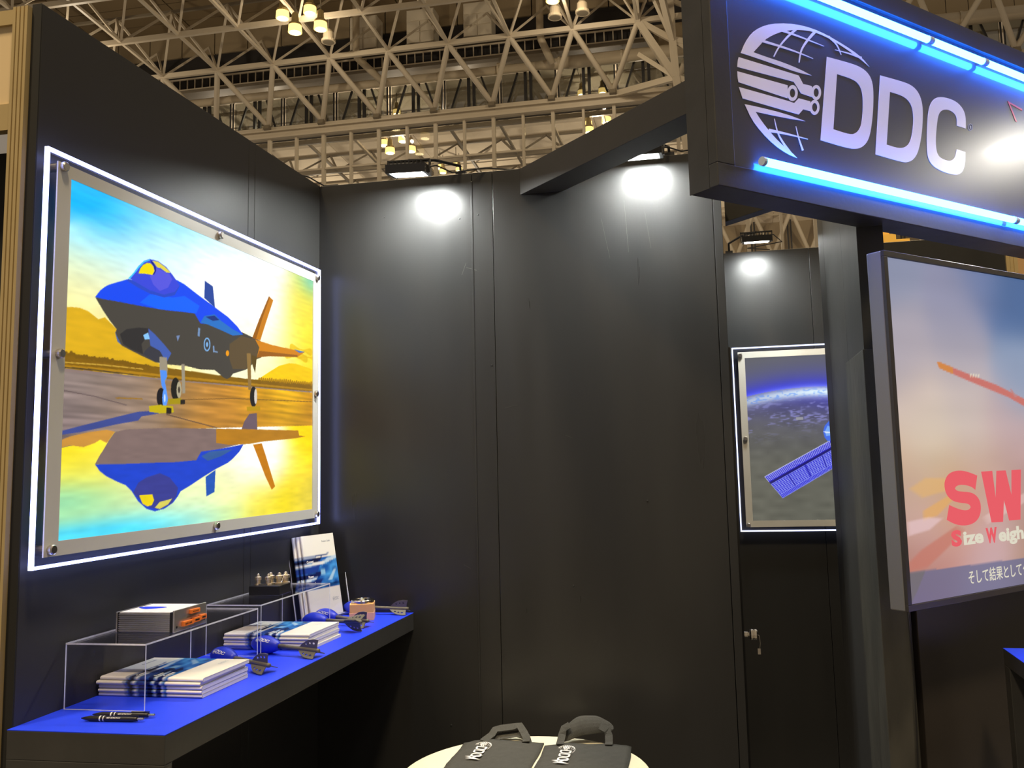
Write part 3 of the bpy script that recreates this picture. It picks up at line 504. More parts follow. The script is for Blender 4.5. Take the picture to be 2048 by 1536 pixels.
((170,122,8),[(0.9856,0.5429),(0.9825,0.5372),(0.9762,0.5365),(0.973,0.5413),(0.9761,0.5469),(0.9824,0.5477)]),
((170,122,8),[(0.9988,0.5436),(0.9957,0.5338),(0.9894,0.5331),(0.9861,0.5421),(0.9892,0.5519),(0.9956,0.5527)])]
LOGO={'letters':[[[(0.4439,2.7241),(0.5279,2.7287),(0.5809,2.7293),(0.6161,2.7207),(0.6358,2.7011),(0.6391,2.6634),(0.6279,2.5941),(0.611,2.5387),(0.5953,2.5123),(0.5741,2.4944),(0.5483,2.4828),(0.5061,2.4776),(0.3958,2.4803)],[(0.482,2.6838),(0.5409,2.6845),(0.5721,2.6788),(0.5877,2.6571),(0.5875,2.6144),(0.5766,2.5651),(0.5659,2.5443),(0.5496,2.5295),(0.524,2.5187),(0.4513,2.5209)]],[[(0.6752,2.7236),(0.7669,2.7281),(0.8218,2.7278),(0.8559,2.7127),(0.8707,2.6831),(0.8697,2.6426),(0.8555,2.5798),(0.8329,2.5261),(0.8099,2.5),(0.7847,2.4859),(0.7531,2.4791),(0.628,2.4815)],[(0.7158,2.6833),(0.7773,2.6843),(0.811,2.6716),(0.8218,2.6429),(0.8162,2.5972),(0.799,2.552),(0.7744,2.529),(0.7385,2.5182),(0.6822,2.5196)]],[[(1.0916,2.645),(1.0434,2.6451),(1.0472,2.6729),(1.0316,2.6854),(1.002,2.6887),(0.9712,2.6809),(0.9495,2.6627),(0.9364,2.6254),(0.9244,2.5775),(0.9239,2.5422),(0.936,2.5266),(0.967,2.5219),(0.9969,2.5244),(1.0204,2.5397),(1.0329,2.5681),(1.0789,2.5669),(1.0731,2.5322),(1.0587,2.5039),(1.0348,2.4883),(1.004,2.4823),(0.9452,2.4829),(0.8971,2.4935),(0.877,2.514),(0.8764,2.5537),(0.8909,2.6367),(0.9039,2.6748),(0.9238,2.7018),(0.9552,2.7192),(1.0027,2.7262),(1.0542,2.724),(1.087,2.7072),(1.0969,2.6828)]]],
'globe':[[[(0.1105,2.6546),(0.1271,2.6853),(0.1528,2.7176),(0.1841,2.741),(0.2279,2.7621),(0.2911,2.7801),(0.3556,2.7903),(0.4214,2.7912),(0.4882,2.7826),(0.5567,2.7697),(0.5982,2.7573),(0.6288,2.7381),(0.5835,2.7538),(0.5283,2.7675),(0.4741,2.7785),(0.414,2.7838),(0.3677,2.7801),(0.3153,2.7684),(0.2701,2.7522),(0.2315,2.7321),(0.1997,2.7108),(0.1739,2.6848),(0.1561,2.6674),(0.1962,2.6663),(0.2691,2.6661),(0.3315,2.662),(0.376,2.6555),(0.3179,2.6512),(0.2435,2.6534),(0.1481,2.6547)]],[[(0.1022,2.6415),(0.3236,2.6436),(0.3396,2.6234),(0.3636,2.6256),(0.3745,2.6244),(0.3718,2.5945),(0.3289,2.5956),(0.3028,2.6219),(0.0951,2.6144),(0.098,2.6312)]],[[(0.4103,2.6154),(0.4084,2.6077),(0.4043,2.6004),(0.3985,2.5944),(0.3917,2.5905),(0.3848,2.589),(0.3785,2.5902),(0.3737,2.5939),(0.3708,2.5996),(0.3703,2.6068),(0.3722,2.6144),(0.3762,2.6217),(0.382,2.6277),(0.3887,2.6317),(0.3957,2.6333),(0.402,2.6321),(0.4069,2.6284),(0.4098,2.6226)],[(0.4009,2.6134),(0.3999,2.609),(0.3977,2.6048),(0.3946,2.6014),(0.391,2.5992),(0.3873,2.5984),(0.3839,2.5991),(0.3813,2.6013),(0.3798,2.6047),(0.3796,2.6088),(0.3806,2.6132),(0.3828,2.6173),(0.3859,2.6207),(0.3895,2.623),(0.3932,2.6238),(0.3966,2.6231),(0.3992,2.6209),(0.4007,2.6175)]],[[(0.0943,2.6028),(0.2778,2.6066),(0.2748,2.5707),(0.0963,2.575),(0.0938,2.5879)]],[[(0.3154,2.5936),(0.3135,2.5856),(0.3094,2.578),(0.3035,2.5718),(0.2966,2.5678),(0.2896,2.5663),(0.2832,2.5676),(0.2782,2.5714),(0.2753,2.5774),(0.2747,2.5848),(0.2766,2.5927),(0.2806,2.6003),(0.2865,2.6065),(0.2933,2.6106),(0.3004,2.6122),(0.3069,2.611),(0.3119,2.6071),(0.3149,2.6011)],[(0.3058,2.5915),(0.3048,2.5871),(0.3026,2.5828),(0.2995,2.5794),(0.2958,2.5772),(0.292,2.5764),(0.2886,2.5771),(0.286,2.5793),(0.2845,2.5827),(0.2842,2.5868),(0.2852,2.5913),(0.2874,2.5955),(0.2905,2.5989),(0.2942,2.6012),(0.2979,2.602),(0.3013,2.6013),(0.304,2.5991),(0.3055,2.5957)]],[[(0.0965,2.5624),(0.2761,2.564),(0.299,2.5626),(0.318,2.5799),(0.3641,2.5807),(0.3616,2.5533),(0.3334,2.5529),(0.3141,2.5348),(0.1076,2.5353)]],[[(0.3997,2.5719),(0.3978,2.5643),(0.3937,2.5571),(0.388,2.5512),(0.3813,2.5473),(0.3744,2.5459),(0.3682,2.5472),(0.3633,2.5509),(0.3605,2.5566),(0.36,2.5637),(0.3618,2.5713),(0.3658,2.5785),(0.3715,2.5844),(0.3782,2.5883),(0.3851,2.5898),(0.3914,2.5886),(0.3963,2.5849),(0.3992,2.5791)],[(0.3904,2.57),(0.3893,2.5656),(0.3871,2.5615),(0.3841,2.5582),(0.3805,2.556),(0.3768,2.5552),(0.3735,2.556),(0.3709,2.5582),(0.3694,2.5615),(0.3692,2.5656),(0.3702,2.57),(0.3724,2.5741),(0.3754,2.5774),(0.379,2.5796),(0.3827,2.5804),(0.386,2.5796),(0.3886,2.5775),(0.3901,2.5741)]],[[(0.114,2.5215),(0.1616,2.5241),(0.2575,2.5265),(0.3383,2.5215),(0.2565,2.5145),(0.1517,2.5094),(0.1652,2.4951),(0.1873,2.476),(0.2154,2.4557),(0.25,2.4362),(0.2797,2.4251),(0.2974,2.4142),(0.2608,2.4187),(0.2136,2.4339),(0.1683,2.4596),(0.1356,2.4871)]],[[(0.1827,2.7023),(0.199,2.703),(0.2228,2.7039),(0.2487,2.7048),(0.2713,2.7054),(0.2892,2.7058),(0.3053,2.7059),(0.3202,2.7058),(0.3345,2.7057),(0.3493,2.7054),(0.3638,2.705),(0.3764,2.7045),(0.3853,2.7043),(0.3862,2.7058),(0.3776,2.7065),(0.3653,2.7075),(0.351,2.7085),(0.3365,2.7093),(0.3224,2.7099),(0.3077,2.7105),(0.2918,2.7109),(0.274,2.7111),(0.2515,2.7109),(0.2257,2.7105),(0.2022,2.7101),(0.1861,2.7099)]],[[(0.2621,2.7504),(0.2753,2.7508),(0.2942,2.7513),(0.3161,2.7517),(0.3383,2.7519),(0.3629,2.7518),(0.3905,2.7515),(0.416,2.7512),(0.434,2.7511),(0.4348,2.7526),(0.4174,2.7535),(0.3923,2.7546),(0.3651,2.7557),(0.3409,2.7566),(0.319,2.7571),(0.2974,2.7575),(0.2788,2.7578),(0.266,2.7581)]],[[(0.32,2.7733),(0.3138,2.7678),(0.3047,2.7601),(0.2946,2.7512),(0.2851,2.7424),(0.2763,2.7336),(0.2675,2.7245),(0.2591,2.7153),(0.2516,2.7064),(0.2447,2.6973),(0.2383,2.6879),(0.2331,2.6797),(0.2295,2.674),(0.2327,2.6736),(0.2368,2.6792),(0.2424,2.6873),(0.2491,2.6965),(0.2562,2.7053),(0.264,2.7138),(0.2726,2.7226),(0.2816,2.7314),(0.2906,2.7398),(0.3001,2.7482),(0.3104,2.7567),(0.3198,2.7642),(0.3264,2.7694)]],[[(0.3966,2.7867),(0.3902,2.7801),(0.3807,2.7707),(0.3704,2.7601),(0.3614,2.7503),(0.3541,2.7416),(0.3474,2.733),(0.3414,2.7245),(0.3364,2.7157),(0.3325,2.7059),(0.3296,2.6956),(0.3275,2.6865),(0.3261,2.6802),(0.33,2.6808),(0.332,2.6872),(0.3347,2.6963),(0.3382,2.7064),(0.3425,2.7157),(0.3477,2.7238),(0.3539,2.7318),(0.3609,2.7399),(0.3685,2.7482),(0.3777,2.7576),(0.3883,2.7677),(0.3982,2.7769),(0.4052,2.7833)]],[[(0.4509,2.7814),(0.4574,2.7795),(0.4666,2.7766),(0.4763,2.7729),(0.4843,2.7686),(0.4905,2.7627),(0.4959,2.7552),(0.5004,2.7481),(0.5037,2.7433),(0.5064,2.7446),(0.504,2.7499),(0.5003,2.7575),(0.4955,2.7656),(0.4897,2.7724),(0.4819,2.7776),(0.4724,2.782),(0.4636,2.7856),(0.4578,2.7881)]],[[(0.4795,2.752),(0.4905,2.7524),(0.5064,2.7531),(0.5241,2.7539),(0.5401,2.7543),(0.5549,2.7541),(0.57,2.7537),(0.5832,2.7532),(0.5924,2.7528),(0.5967,2.7601),(0.587,2.7598),(0.5733,2.7596),(0.5577,2.7593),(0.5423,2.7586),(0.5258,2.7575),(0.5077,2.7561),(0.4914,2.7546),(0.4802,2.7536)]],[[(0.1941,2.4641),(0.2037,2.4653),(0.2174,2.4667),(0.2339,2.4681),(0.2519,2.4693),(0.2743,2.4703),(0.3008,2.4712),(0.3257,2.4719),(0.3432,2.4726),(0.3438,2.474),(0.3268,2.4744),(0.3023,2.4747),(0.2762,2.475),(0.2541,2.475),(0.2362,2.4748),(0.2199,2.4744),(0.2065,2.474),(0.1971,2.474)]],[[(0.2184,2.5042),(0.2196,2.4978),(0.2214,2.4887),(0.2237,2.4787),(0.2265,2.4701),(0.2295,2.4635),(0.2329,2.4577),(0.237,2.4522),(0.2418,2.4463),(0.2484,2.4392),(0.2565,2.4314),(0.264,2.4244),(0.2691,2.4195),(0.2776,2.425),(0.2719,2.4295),(0.2638,2.4362),(0.2552,2.4435),(0.2481,2.4501),(0.2428,2.4556),(0.2383,2.4606),(0.2344,2.4658),(0.2308,2.4719),(0.2275,2.4801),(0.2245,2.4898),(0.2221,2.4987),(0.2202,2.5049)]],[[(0.2989,2.4995),(0.2999,2.4938),(0.3016,2.4855),(0.3037,2.4763),(0.306,2.4677),(0.309,2.4592),(0.3124,2.4504),(0.3156,2.4425),(0.3177,2.437),(0.3251,2.44),(0.3223,2.4453),(0.3184,2.4528),(0.3143,2.4614),(0.3107,2.4695),(0.3077,2.4778),(0.3049,2.4867),(0.3025,2.4947),(0.3008,2.5002)]]],
'mark':[[[(1.1316,2.6569),(1.1302,2.6526),(1.1273,2.6486),(1.1232,2.6452),(1.1185,2.6429),(1.1137,2.642),(1.1094,2.6426),(1.1062,2.6445),(1.1043,2.6477),(1.104,2.6516),(1.1054,2.6558),(1.1083,2.6599),(1.1124,2.6632),(1.1171,2.6655),(1.1218,2.6665),(1.1262,2.6659),(1.1295,2.664),(1.1314,2.6608)],[(1.1288,2.6564),(1.1277,2.6529),(1.1253,2.6496),(1.1221,2.6468),(1.1183,2.645),(1.1145,2.6442),(1.1111,2.6447),(1.1085,2.6463),(1.107,2.6489),(1.1068,2.6521),(1.1079,2.6556),(1.1102,2.6589),(1.1135,2.6616),(1.1172,2.6635),(1.1211,2.6642),(1.1245,2.6638),(1.1271,2.6621),(1.1286,2.6596)]],[[(1.114,2.6588),(1.1228,2.6584),(1.1215,2.6486),(1.1161,2.6486)]]],
'red':[[[(1.3503,2.7889),(1.4384,2.7791),(1.4373,2.7721),(1.3639,2.7817),(1.3997,2.7264),(1.3896,2.7255)]]],
'SW':[[[(0.3606,0.3333),(0.3454,0.2941),(0.3306,0.3026),(0.3061,0.3085),(0.2752,0.311),(0.255,0.3082),(0.2479,0.3014),(0.2575,0.2947),(0.2788,0.2921),(0.3161,0.2895),(0.3454,0.2811),(0.3636,0.2645),(0.367,0.2427),(0.3575,0.2216),(0.3361,0.2067),(0.3035,0.1998),(0.2662,0.2003),(0.2304,0.2077),(0.1995,0.2199),(0.216,0.2587),(0.2364,0.2521),(0.26,0.2453),(0.2842,0.2408),(0.3061,0.2408),(0.3164,0.247),(0.3142,0.2539),(0.2992,0.2592),(0.2684,0.2618),(0.2325,0.2687),(0.2075,0.2855),(0.2001,0.3068),(0.2036,0.3241),(0.2209,0.3411),(0.2494,0.3491),(0.2867,0.3499),(0.3236,0.3435)]],[[(0.3816,0.3436),(0.4378,0.3446),(0.4441,0.2663),(0.4592,0.344),(0.5075,0.3438),(0.5274,0.272),(0.5386,0.3437),(0.5895,0.3442),(0.5641,0.1997),(0.5038,0.2006),(0.4858,0.2607),(0.4715,0.1988),(0.413,0.2004)]]]}

# ================================================================== the booth shell
tag(MB().box((-9, -6, -.03), (9, 14, 0)).build('floor', M['carpet']), kind='structure')

def panel_wall(name, loc, rz, cuts, zt, th, m, back=True, zb=0):
    # boards side by side on a backing; local x along the wall, y into it
    r = setting(name, loc, rz)
    if name == 'wall_left': MB().box((-.002, .0005, zb), (.0, th + .012, zt)).build('end_strip', M['gap'], r)
    for a, b in zip(cuts, cuts[1:]):
        MB().box((a + .001, 0, zb), (b - .001, th, zt)).build('wall_panel', m, r, bevel=.0012)
    if back: MB().box((cuts[0] + .002, th, zb), (cuts[-1] - .002, th + .012, zt - .002)).build('backing_board', M['gap'], r)
    return r
wl = panel_wall('wall_left', (-1.574, 1.793, 0), PI / 2, (0, .957, .999, 1.507), 2.78, .014, M['wall'])
wb = panel_wall('wall_back', (-1.60, 3.3, 0), 0, (0, .661, .744, 1.582, 1.614), 2.78, .02, M['wallb'])
# proud strip that covers the joint, old screw heads under the paint
MB().box((.657, -.0025, .3), (.664, .002, 2.745)).build('joint_strip', M['wallb'], wb, bevel=.001)
for x, z in ((.30, 2.63), (.61, 2.60), (.685, 2.61), (.73, 2.02), (1.02, 1.20), (.55, .70), (1.3, 1.5)):
    MB().lathe([(.004, 0), (.003, -.002), (0, -.0025)], 8, 'Y').build('screw_head', M['wallb'], wb, loc=(x, .0005, z))
wf = panel_wall('wall_far', (.014, 5.0, 0), 0, (0, .46, 1.45), 2.772, .02, M['wallb'])
wc = panel_wall('wall_closet', (.012, 3.334, 0), PI / 2, (0, 1.66), 2.77, .014, M['wall'])
wp = setting('wall_partition', (.387, 2.655, 0), 0)
for a, b in ((0, .345), (.347, .835), (.837, 1.01)):
    MB().box((0, a, 0), (.073, b, 2.78)).build('wall_panel', M['wall'], wp, bevel=.001)
tag(MB().box((-.004, -.005, 0), (.074, .0, 1.942)).box((-.004, 0, 0), (0, .385, 1.942)).build('cladding', M['scuff'], wp, bevel=.0015),
    'scuffed taped board wrapped round the lower end')
MB().tube([(.066, -.012, 1.22), (.069, -.013, 1.05), (.067, -.012, .9), (.060, -.012, .7), (.056, -.012, .4), (.058, -.012, .02)], .0022).build('cable', M['dark'], wp)
wt = setting('wall_screen', (.461 + .03 * S2, 2.655 + .03 * S2, 0), PI / 4)
MB().box((0, 0, 0), (1.9, .03, 2.08)).build('wall_panel', M['brown'], wt)

door = tag(MB().box((.0125, 3.345, 0), (.020, 4.10, 2.05)).build('door_1', M['wall'], bevel=.001), kind='structure')
kn = MB().lathe([(.010, 0), (.010, .012), (.007, .014), (.007, .017), (.017, .019), (.0185, .024), (.0185, .030), (.017, .0315), (.017, .0335), (.0185, .035), (.0185, .043), (.014, .046), (0, .0465)], 20, 'X').build('door_knob', M['chrome'], door, smooth=False)
kn.location = (.020, 3.375, 1.02)
MB().tube([(.044, 0, .0), (.052, -.002, -.004), (.054, -.003, -.03), (.051, -.003, -.05)], .0012).box((.044, -.004, -.068), (.054, -.002, -.048)).build('key', M['steel'], kn)

# scraped paint and tape marks
for x, z, l, a, wd in ((.655, 2.398, .045, 2.8, .003), (.625, 2.40, .05, 1.2, .002), (.80, 1.86, .05, .2, .0015), (1.02, 1.74, .03, -.4, .0015), (.62, 1.27, .03, -.5, .002), (1.18, 2.48, .16, 1.75, .0012), (1.26, 2.52, .20, 1.62, .0012), (1.34, 2.50, .14, 1.7, .001)):
    c_, s_ = math.cos(a), math.sin(a)
    MB().flat([[(-l / 2, -wd / 2), (l / 2, -wd / 4), (l / 2, wd / 4), (-l / 2, wd / 2)]], lambda u, v, d: (x + u * c_ - v * s_, -.0004 + d, z + u * s_ + v * c_), .0006).build('scuff_mark', M['scuff'], wb)
def plan_beam(name, pts, z0, z1, label):
    o = MB().flat([pts], lambda u, v, d: (u, v, z1 - (z1 - z0) * (1 if d else 0)), 1.0).build(name, M['beam'], bevel=.0015)
    return tag(o, label, 'beam')
plan_beam('beam', [(-.745, 3.299), (.143, 2.411), (.226, 2.494), (-.579, 3.299)], 2.675, 2.779, 'long black beam running from the back wall top up to the sign')
plan_beam('beam', [(.030, 3.94), (.386, 3.584), (.386, 3.66), (.030, 4.02)], 2.675, 2.779, 'short dark beam seen under the sign beside the far floodlight')

# ------------------------------------------------------------------ illuminated pictures
def light_panel(label, loc, rz, W, H, bo, pr, screws, build_print, strong):
    t = thing('light_panel', label, 'light panel', loc, rz)
    q = .0065
    MB().box((q, 0, q), (W - q, .008, H - q)).build('acrylic_sheet', M['acryl_p'], t)
    e = M['edge'] if strong else M['edge2']
    for lo, hi in (((0, -.001, 0), (q, .009, H)), ((W - q, -.001, 0), (W, .009, H)), ((q, -.001, H - q), (W - q, .009, H)), ((q, -.001, 0), (W - q, .009, q))):
        MB().box(lo, hi).build('edge_light', e, t)
    x0, z0, x1, z1 = bo; a0, c0, a1, c1 = pr
    for lo, hi in (((x0, -.004, z0), (a0, -.0005, z1)), ((a1, -.004, z0), (x1, -.0005, z1)), ((a0, -.004, c1), (a1, -.0005, z1)), ((a0, -.004, z0), (a1, -.0005, c0))):
        MB().box(lo, hi).build('border', M['silver'], t)
    build_print(t, (a0, -.0012, c0), a1 - a0, c1 - c0)
    for x, z in screws:
        MB().lathe([(.0105, .038 if strong else .033), (.0105, .0085), (.0065, .008), (.0065, -.004), (.0115, -.0045), (.0115, -.013), (.009, -.0155), (0, -.0155)], 14, 'Y').build('standoff_screw', M['steel'], t, loc=(x, 0, z))
    return t

def jet_print(t, loc, w_, h_):
    P = Print(640, 424)
    C = lambda *a: [(x[0], x[1], x[2:]) for x in a]
    P.C = P.field(C((.05, .95, 205, 240, 248), (.05, .8, 225, 242, 225), (0, .7, 240, 236, 160), (.1, .62, 246, 236, 172), (.25, .8, 226, 248, 244), (.3, .9, 215, 246, 250), (.5, .9, 245, 253, 252), (.5, .75, 253, 254, 250), (.75, .8, 255, 255, 252), (.7, .95, 250, 255, 252), (.75, .66, 255, 255, 248), (.3, .62, 250, 244, 200),
        (.45, .6, 253, 246, 190), (.62, .6, 255, 250, 205), (.05, .52, 238, 205, 80), (.25, .5, 240, 214, 90), (.97, .86, 240, 224, 70), (.93, .74, 252, 228, 50), (.99, .64, 250, 210, 5), (.88, .62, 255, 244, 140), (.8, .56, 255, 244, 150), (.95, .55, 255, 216, 10)), .085)
    def over(col, k):
        k = np.clip(k, 0, 1)[..., None]; P.C = P.C * (1 - k) + np.array(col, float) * k
    over((10, 176, 252), 1.25 * np.exp(-(P.U / .20) ** 2 - ((1 - P.V) / .14) ** 2)); over((90, 208, 248), .45 * np.exp(-((P.U - .25) / .28) ** 2 - ((1 - P.V) / .06) ** 2))
    over((110, 205, 190), .8 * np.exp(-((1 - P.U) / .10) ** 2 - ((1 - P.V) / .07) ** 2))
    P.C *= P.streak(130, 36, .03)[..., None]
    for k, (a, b, c) in enumerate(((.93, .68, .05), (.97, .655, .04), (.9, .645, .03))):
        P.fill([(a + .07 * math.cos(q), b + .012 * math.sin(q) + .01 * math.sin(3 * q)) for q in np.linspace(0, 6.28, 24)], (222, 180, 10), .7)
    gr = P.field(C((0, .44, 150, 134, 128), (.2, .42, 150, 128, 112), (.4, .42, 176, 130, 70), (.0, .3, 120, 104, 104), (.25, .32, 132, 112, 98), (.5, .36, 190, 128, 40), (.7, .42, 214, 150, 24), (.85, .45, 250, 200, 20), (1, .42, 208, 140, 16), (.8, .35, 176, 122, 40), (1, .36, 146, 104, 50), (.6, .33, 170, 120, 60)), .09)
    gr *= P.streak(60, 3.3, .16)[..., None]
    pu = P.field(C((.05, .12, 214, 228, 130), (.15, .06, 205, 232, 175), (.3, .06, 205, 236, 190), (.45, .05, 215, 240, 190), (.1, .2, 242, 226, 80), (.04, .25, 252, 224, 15), (.2, .15, 241, 235, 140), (.35, .12, 240, 240, 175), (.5, .12, 247, 246, 190), (.62, .15, 253, 252, 225), (.73, .19, 255, 255, 255), (.8, .22, 255, 255, 250), (.68, .27, 255, 255, 240), (.9, .2, 255, 222, 50),
        (.96, .3, 255, 210, 5), (.85, .08, 240, 216, 25), (.95, .06, 226, 204, 70), (.7, .06, 242, 222, 60), (.55, .05, 226, 238, 140)), .06)
    cy = np.clip(1.15 * np.exp(-(P.V / .055) ** 2) * np.exp(-(np.maximum(P.U - .1, 0) / .33) ** 2), 0, 1)[..., None]; pu = pu * (1 - cy) + np.array((80, 216, 246.)) * cy
    cy = np.clip(.85 * np.exp(-((P.V - .10) / .05) ** 2 - (P.U / .16) ** 2), 0, 1)[..., None]; pu = pu * (1 - cy) + np.array((140, 214, 170.)) * cy
    pu *= P.streak(75, 9, .04)[..., None]
    for it in JET:
        if it == 'GROUND': P.fill([(-.1, .452), (1.1, .508), (1.1, -.1), (-.1, -.1)], gr)
        elif it == 'PUDDLE': P.fill([(-.1, .245), (0, .2483), (.1031, .2736), (.1453, .2983), (.5016, .3258), (1.0016, .3602), (1.1, .36), (1.1, -.1), (-.1, -.1)], pu)
        elif it == 'NOISE': P.C *= P.streak(20, 4, .04)[..., None]
        else: P.fill(it[1], it[0])
    me = P.build('picture', M['jet'], t, loc); me.scale = (w_, 1, h_)
    return me

def sat_print(t, loc, w_, h_):
    P = Print(500, 300, 1.266, .869); U, V = P.U, P.V
    arc = .70 - .31 * (U - .36) ** 2 - .02 * np.maximum(U - .36, 0)
    d = V - arc
    C = np.zeros_like(P.C) + np.array((100, 100, 98.))
    k = np.exp(-np.maximum(d, 0) / .065)[..., None]; C = C * (1 - k * (d > 0)[..., None]) + np.array((44, 50, 245.)) * k * (d > 0)[..., None]
    k = (np.exp(-((d + .028) / .030) ** 2) * np.clip(.65 + U * 1.0, 0, 1))[..., None]
    low = np.array((98, 98, 88.)) * P.streak(20, 9, .08)[..., None]
    b = np.exp(np.minimum(d + .05, 0) / .10)[..., None] * np.clip(.35 + U, 0, 1)[..., None]
    low = low * (1 - b) + np.array((50, 48, 205.)) * b
    n = P.streak(7, 2, 1.0)[..., None] * P.streak(26, 8, .6)[..., None]
    cl = np.clip((n - 1.15) * 1.3, 0, 1) * np.exp(-((d + .13) / .08) ** 2)[..., None] * .7
    low = low * (1 - cl) + np.array((150, 150, 225.)) * cl
    C = np.where((d < 0)[..., None], low, C); C = C * (1 - k) + np.array((225, 245, 255.)) * k
    m2 = np.clip((P.streak(5, 2, 1.0)[..., None] - 1.0) * 2, 0, 1) * np.exp(-((d + .028) / .022) ** 2)[..., None] * .4
    C = C * (1 - m2) + np.array((40, 110, 250.)) * m2
    P.C = C
    P.fill([(.0726, .2301), (.44, .422), (.46, .29), (.1598, .1169)], (40, 36, 205))
    q = [Vector((.0726, .2301)), Vector((.4558, .431)), Vector((.478, .296)), Vector((.1598, .1169))]
    L = lambda s, t_: (q[0] * (1 - s) + q[1] * s) * (1 - t_) + (q[3] * (1 - s) + q[2] * s) * t_
    def line(s0, t0, s1, t1, wd, c):
        a, b2 = L(s0, t0), L(s1, t1); n_ = Vector((-(b2 - a).y, (b2 - a).x)).normalized() * wd / 2
        P.fill([tuple(a - n_), tuple(b2 - n_), tuple(b2 + n_), tuple(a + n_)], c)
    for i in range(47): line(i / 46, 0, i / 46, .23, .0026, (206, 212, 255)); line(i / 46, .84, i / 46, 1, .0026, (150, 160, 250))
    for i in range(31): line(i / 30, .36, i / 30, .84, .0020, (178, 192, 255))
    for j in range(9): line(0, .36 + j * .06, 1, .36 + j * .06, .0020, (178, 192, 255))
    line(0, .3, 1, .3, .012, (30, 26, 110))
    for s_ in (.25, .5, .75): line(s_, .33, s_, .84, .006, (40, 38, 170))
    line(0, 0, 1, 0, .003, (200, 206, 252)); line(0, 1, 1, 1, .003, (130, 140, 250))
    P.fill([(.4223, .5186), (.395, .4893), (.386, .4594), (.3915, .429), (.4049, .4098), (.52, .413), (.56, .46), (.52, .53)], (70, 110, 230))
    P.fill([(.41, .49), (.395, .46), (.40, .435), (.43, .44), (.44, .48)], (120, 170, 245)); P.fill([(.386, .462), (.40, .45), (.43, .45), (.43, .456)], (210, 225, 250))
    P.fill([(.2505, .526), (.2875, .526), (.2875, .540), (.2505, .540)], (150, 150, 160))
    P.build('picture', M['sat'], t, loc)

light_panel('large illuminated picture of a blue fighter jet on wet tarmac, left wall', (-1.535, 1.783, 1.440), PI / 2, 1.443, .977,
    (.030, .025, 1.421, .951), (.075, .0585, 1.374, .920),
    [(.046, .941), (.724, .940), (1.401, .938), (.054, .492), (.050, .041), (.726, .045), (1.403, .039), (1.393, .490)], jet_print, True)
light_panel('illuminated picture of a satellite above the curved earth, on far wall', (.037, 4.965, 1.253), 0, 1.40, .985,
    (.031, .024, 1.369, .959), (.067, .057, 1.333, .926),
    [(.043, .942), (.70, .942), (1.357, .942), (.050, .493), (1.35, .493), (.044, .035), (.70, .035), (1.357, .035)], sat_print, False)

# ------------------------------------------------------------------ the lit sign overhead
sg = thing('sign_box', 'long black overhead sign box with white globe logo and blue light tubes', 'sign', (.0045, 2.1258, 0), PI / 4)
SL = 3.0
MB().box((.002, .014, 2.296), (SL - .002, .1, 2.978)).build('box_body', M['frame'], sg)
MB().box((.058, .011, 2.350), (SL - .058, .014, 2.922)).build('sign_sheet', M['glossblack'], sg)
for lo, hi in (((0, 0, 2.294), (SL, .03, 2.352)), ((0, 0, 2.920), (SL, .03, 2.98)), ((0, 0, 2.352), (.06, .03, 2.92)), ((SL - .06, 0, 2.352), (SL, .03, 2.92))):
    MB().box(lo, hi).build('frame_rail', M['frame'], sg, bevel=.002)
MB().box((0, .03, 2.294), (.002, .1, 2.98)).build('end_board', M['frame'], sg)
fs = lambda u, v, d: (u, .0098 + d, v)
for lp in LOGO['letters']: MB().flat([round_loop(q) for q in lp], fs).build('letter', M['vinyl'], sg)
g = MB()
for i, lp in enumerate(LOGO['globe']):
    g.flat([round_loop(q, 1, 40) for q in lp], (lambda k: lambda u, v, d: (u, .0098 + d - k * .00005, v))(i))
g.build('globe_emblem', M['vinyl'], sg)
g = MB()
for lp in LOGO['mark']: g.flat(lp, fs)
g.build('registered_mark', M['greyink'], sg)
tag(MB().flat(LOGO['red'][0], fs).build('emblem_outline', M['red'], sg), 'thin red angular outline')
for z, segs in ((2.876, ((.05, .893), (.905, 1.185), (1.197, 1.80), (1.812, 2.42), (2.432, 2.93))), (2.373, ((.145, 1.285), (1.297, 2.43)))):
    for a, b in segs:
        tb = MB().cyl((a, -.012, z), (b, -.012, z), .0105, 12).build('light_tube', M['tube'], sg, smooth=True)
        for q in (a, b): MB().cyl((q - .005, -.012, z), (q + .005, -.012, z), .0118, 12).build('end_cap', M['tubecap'], tb)

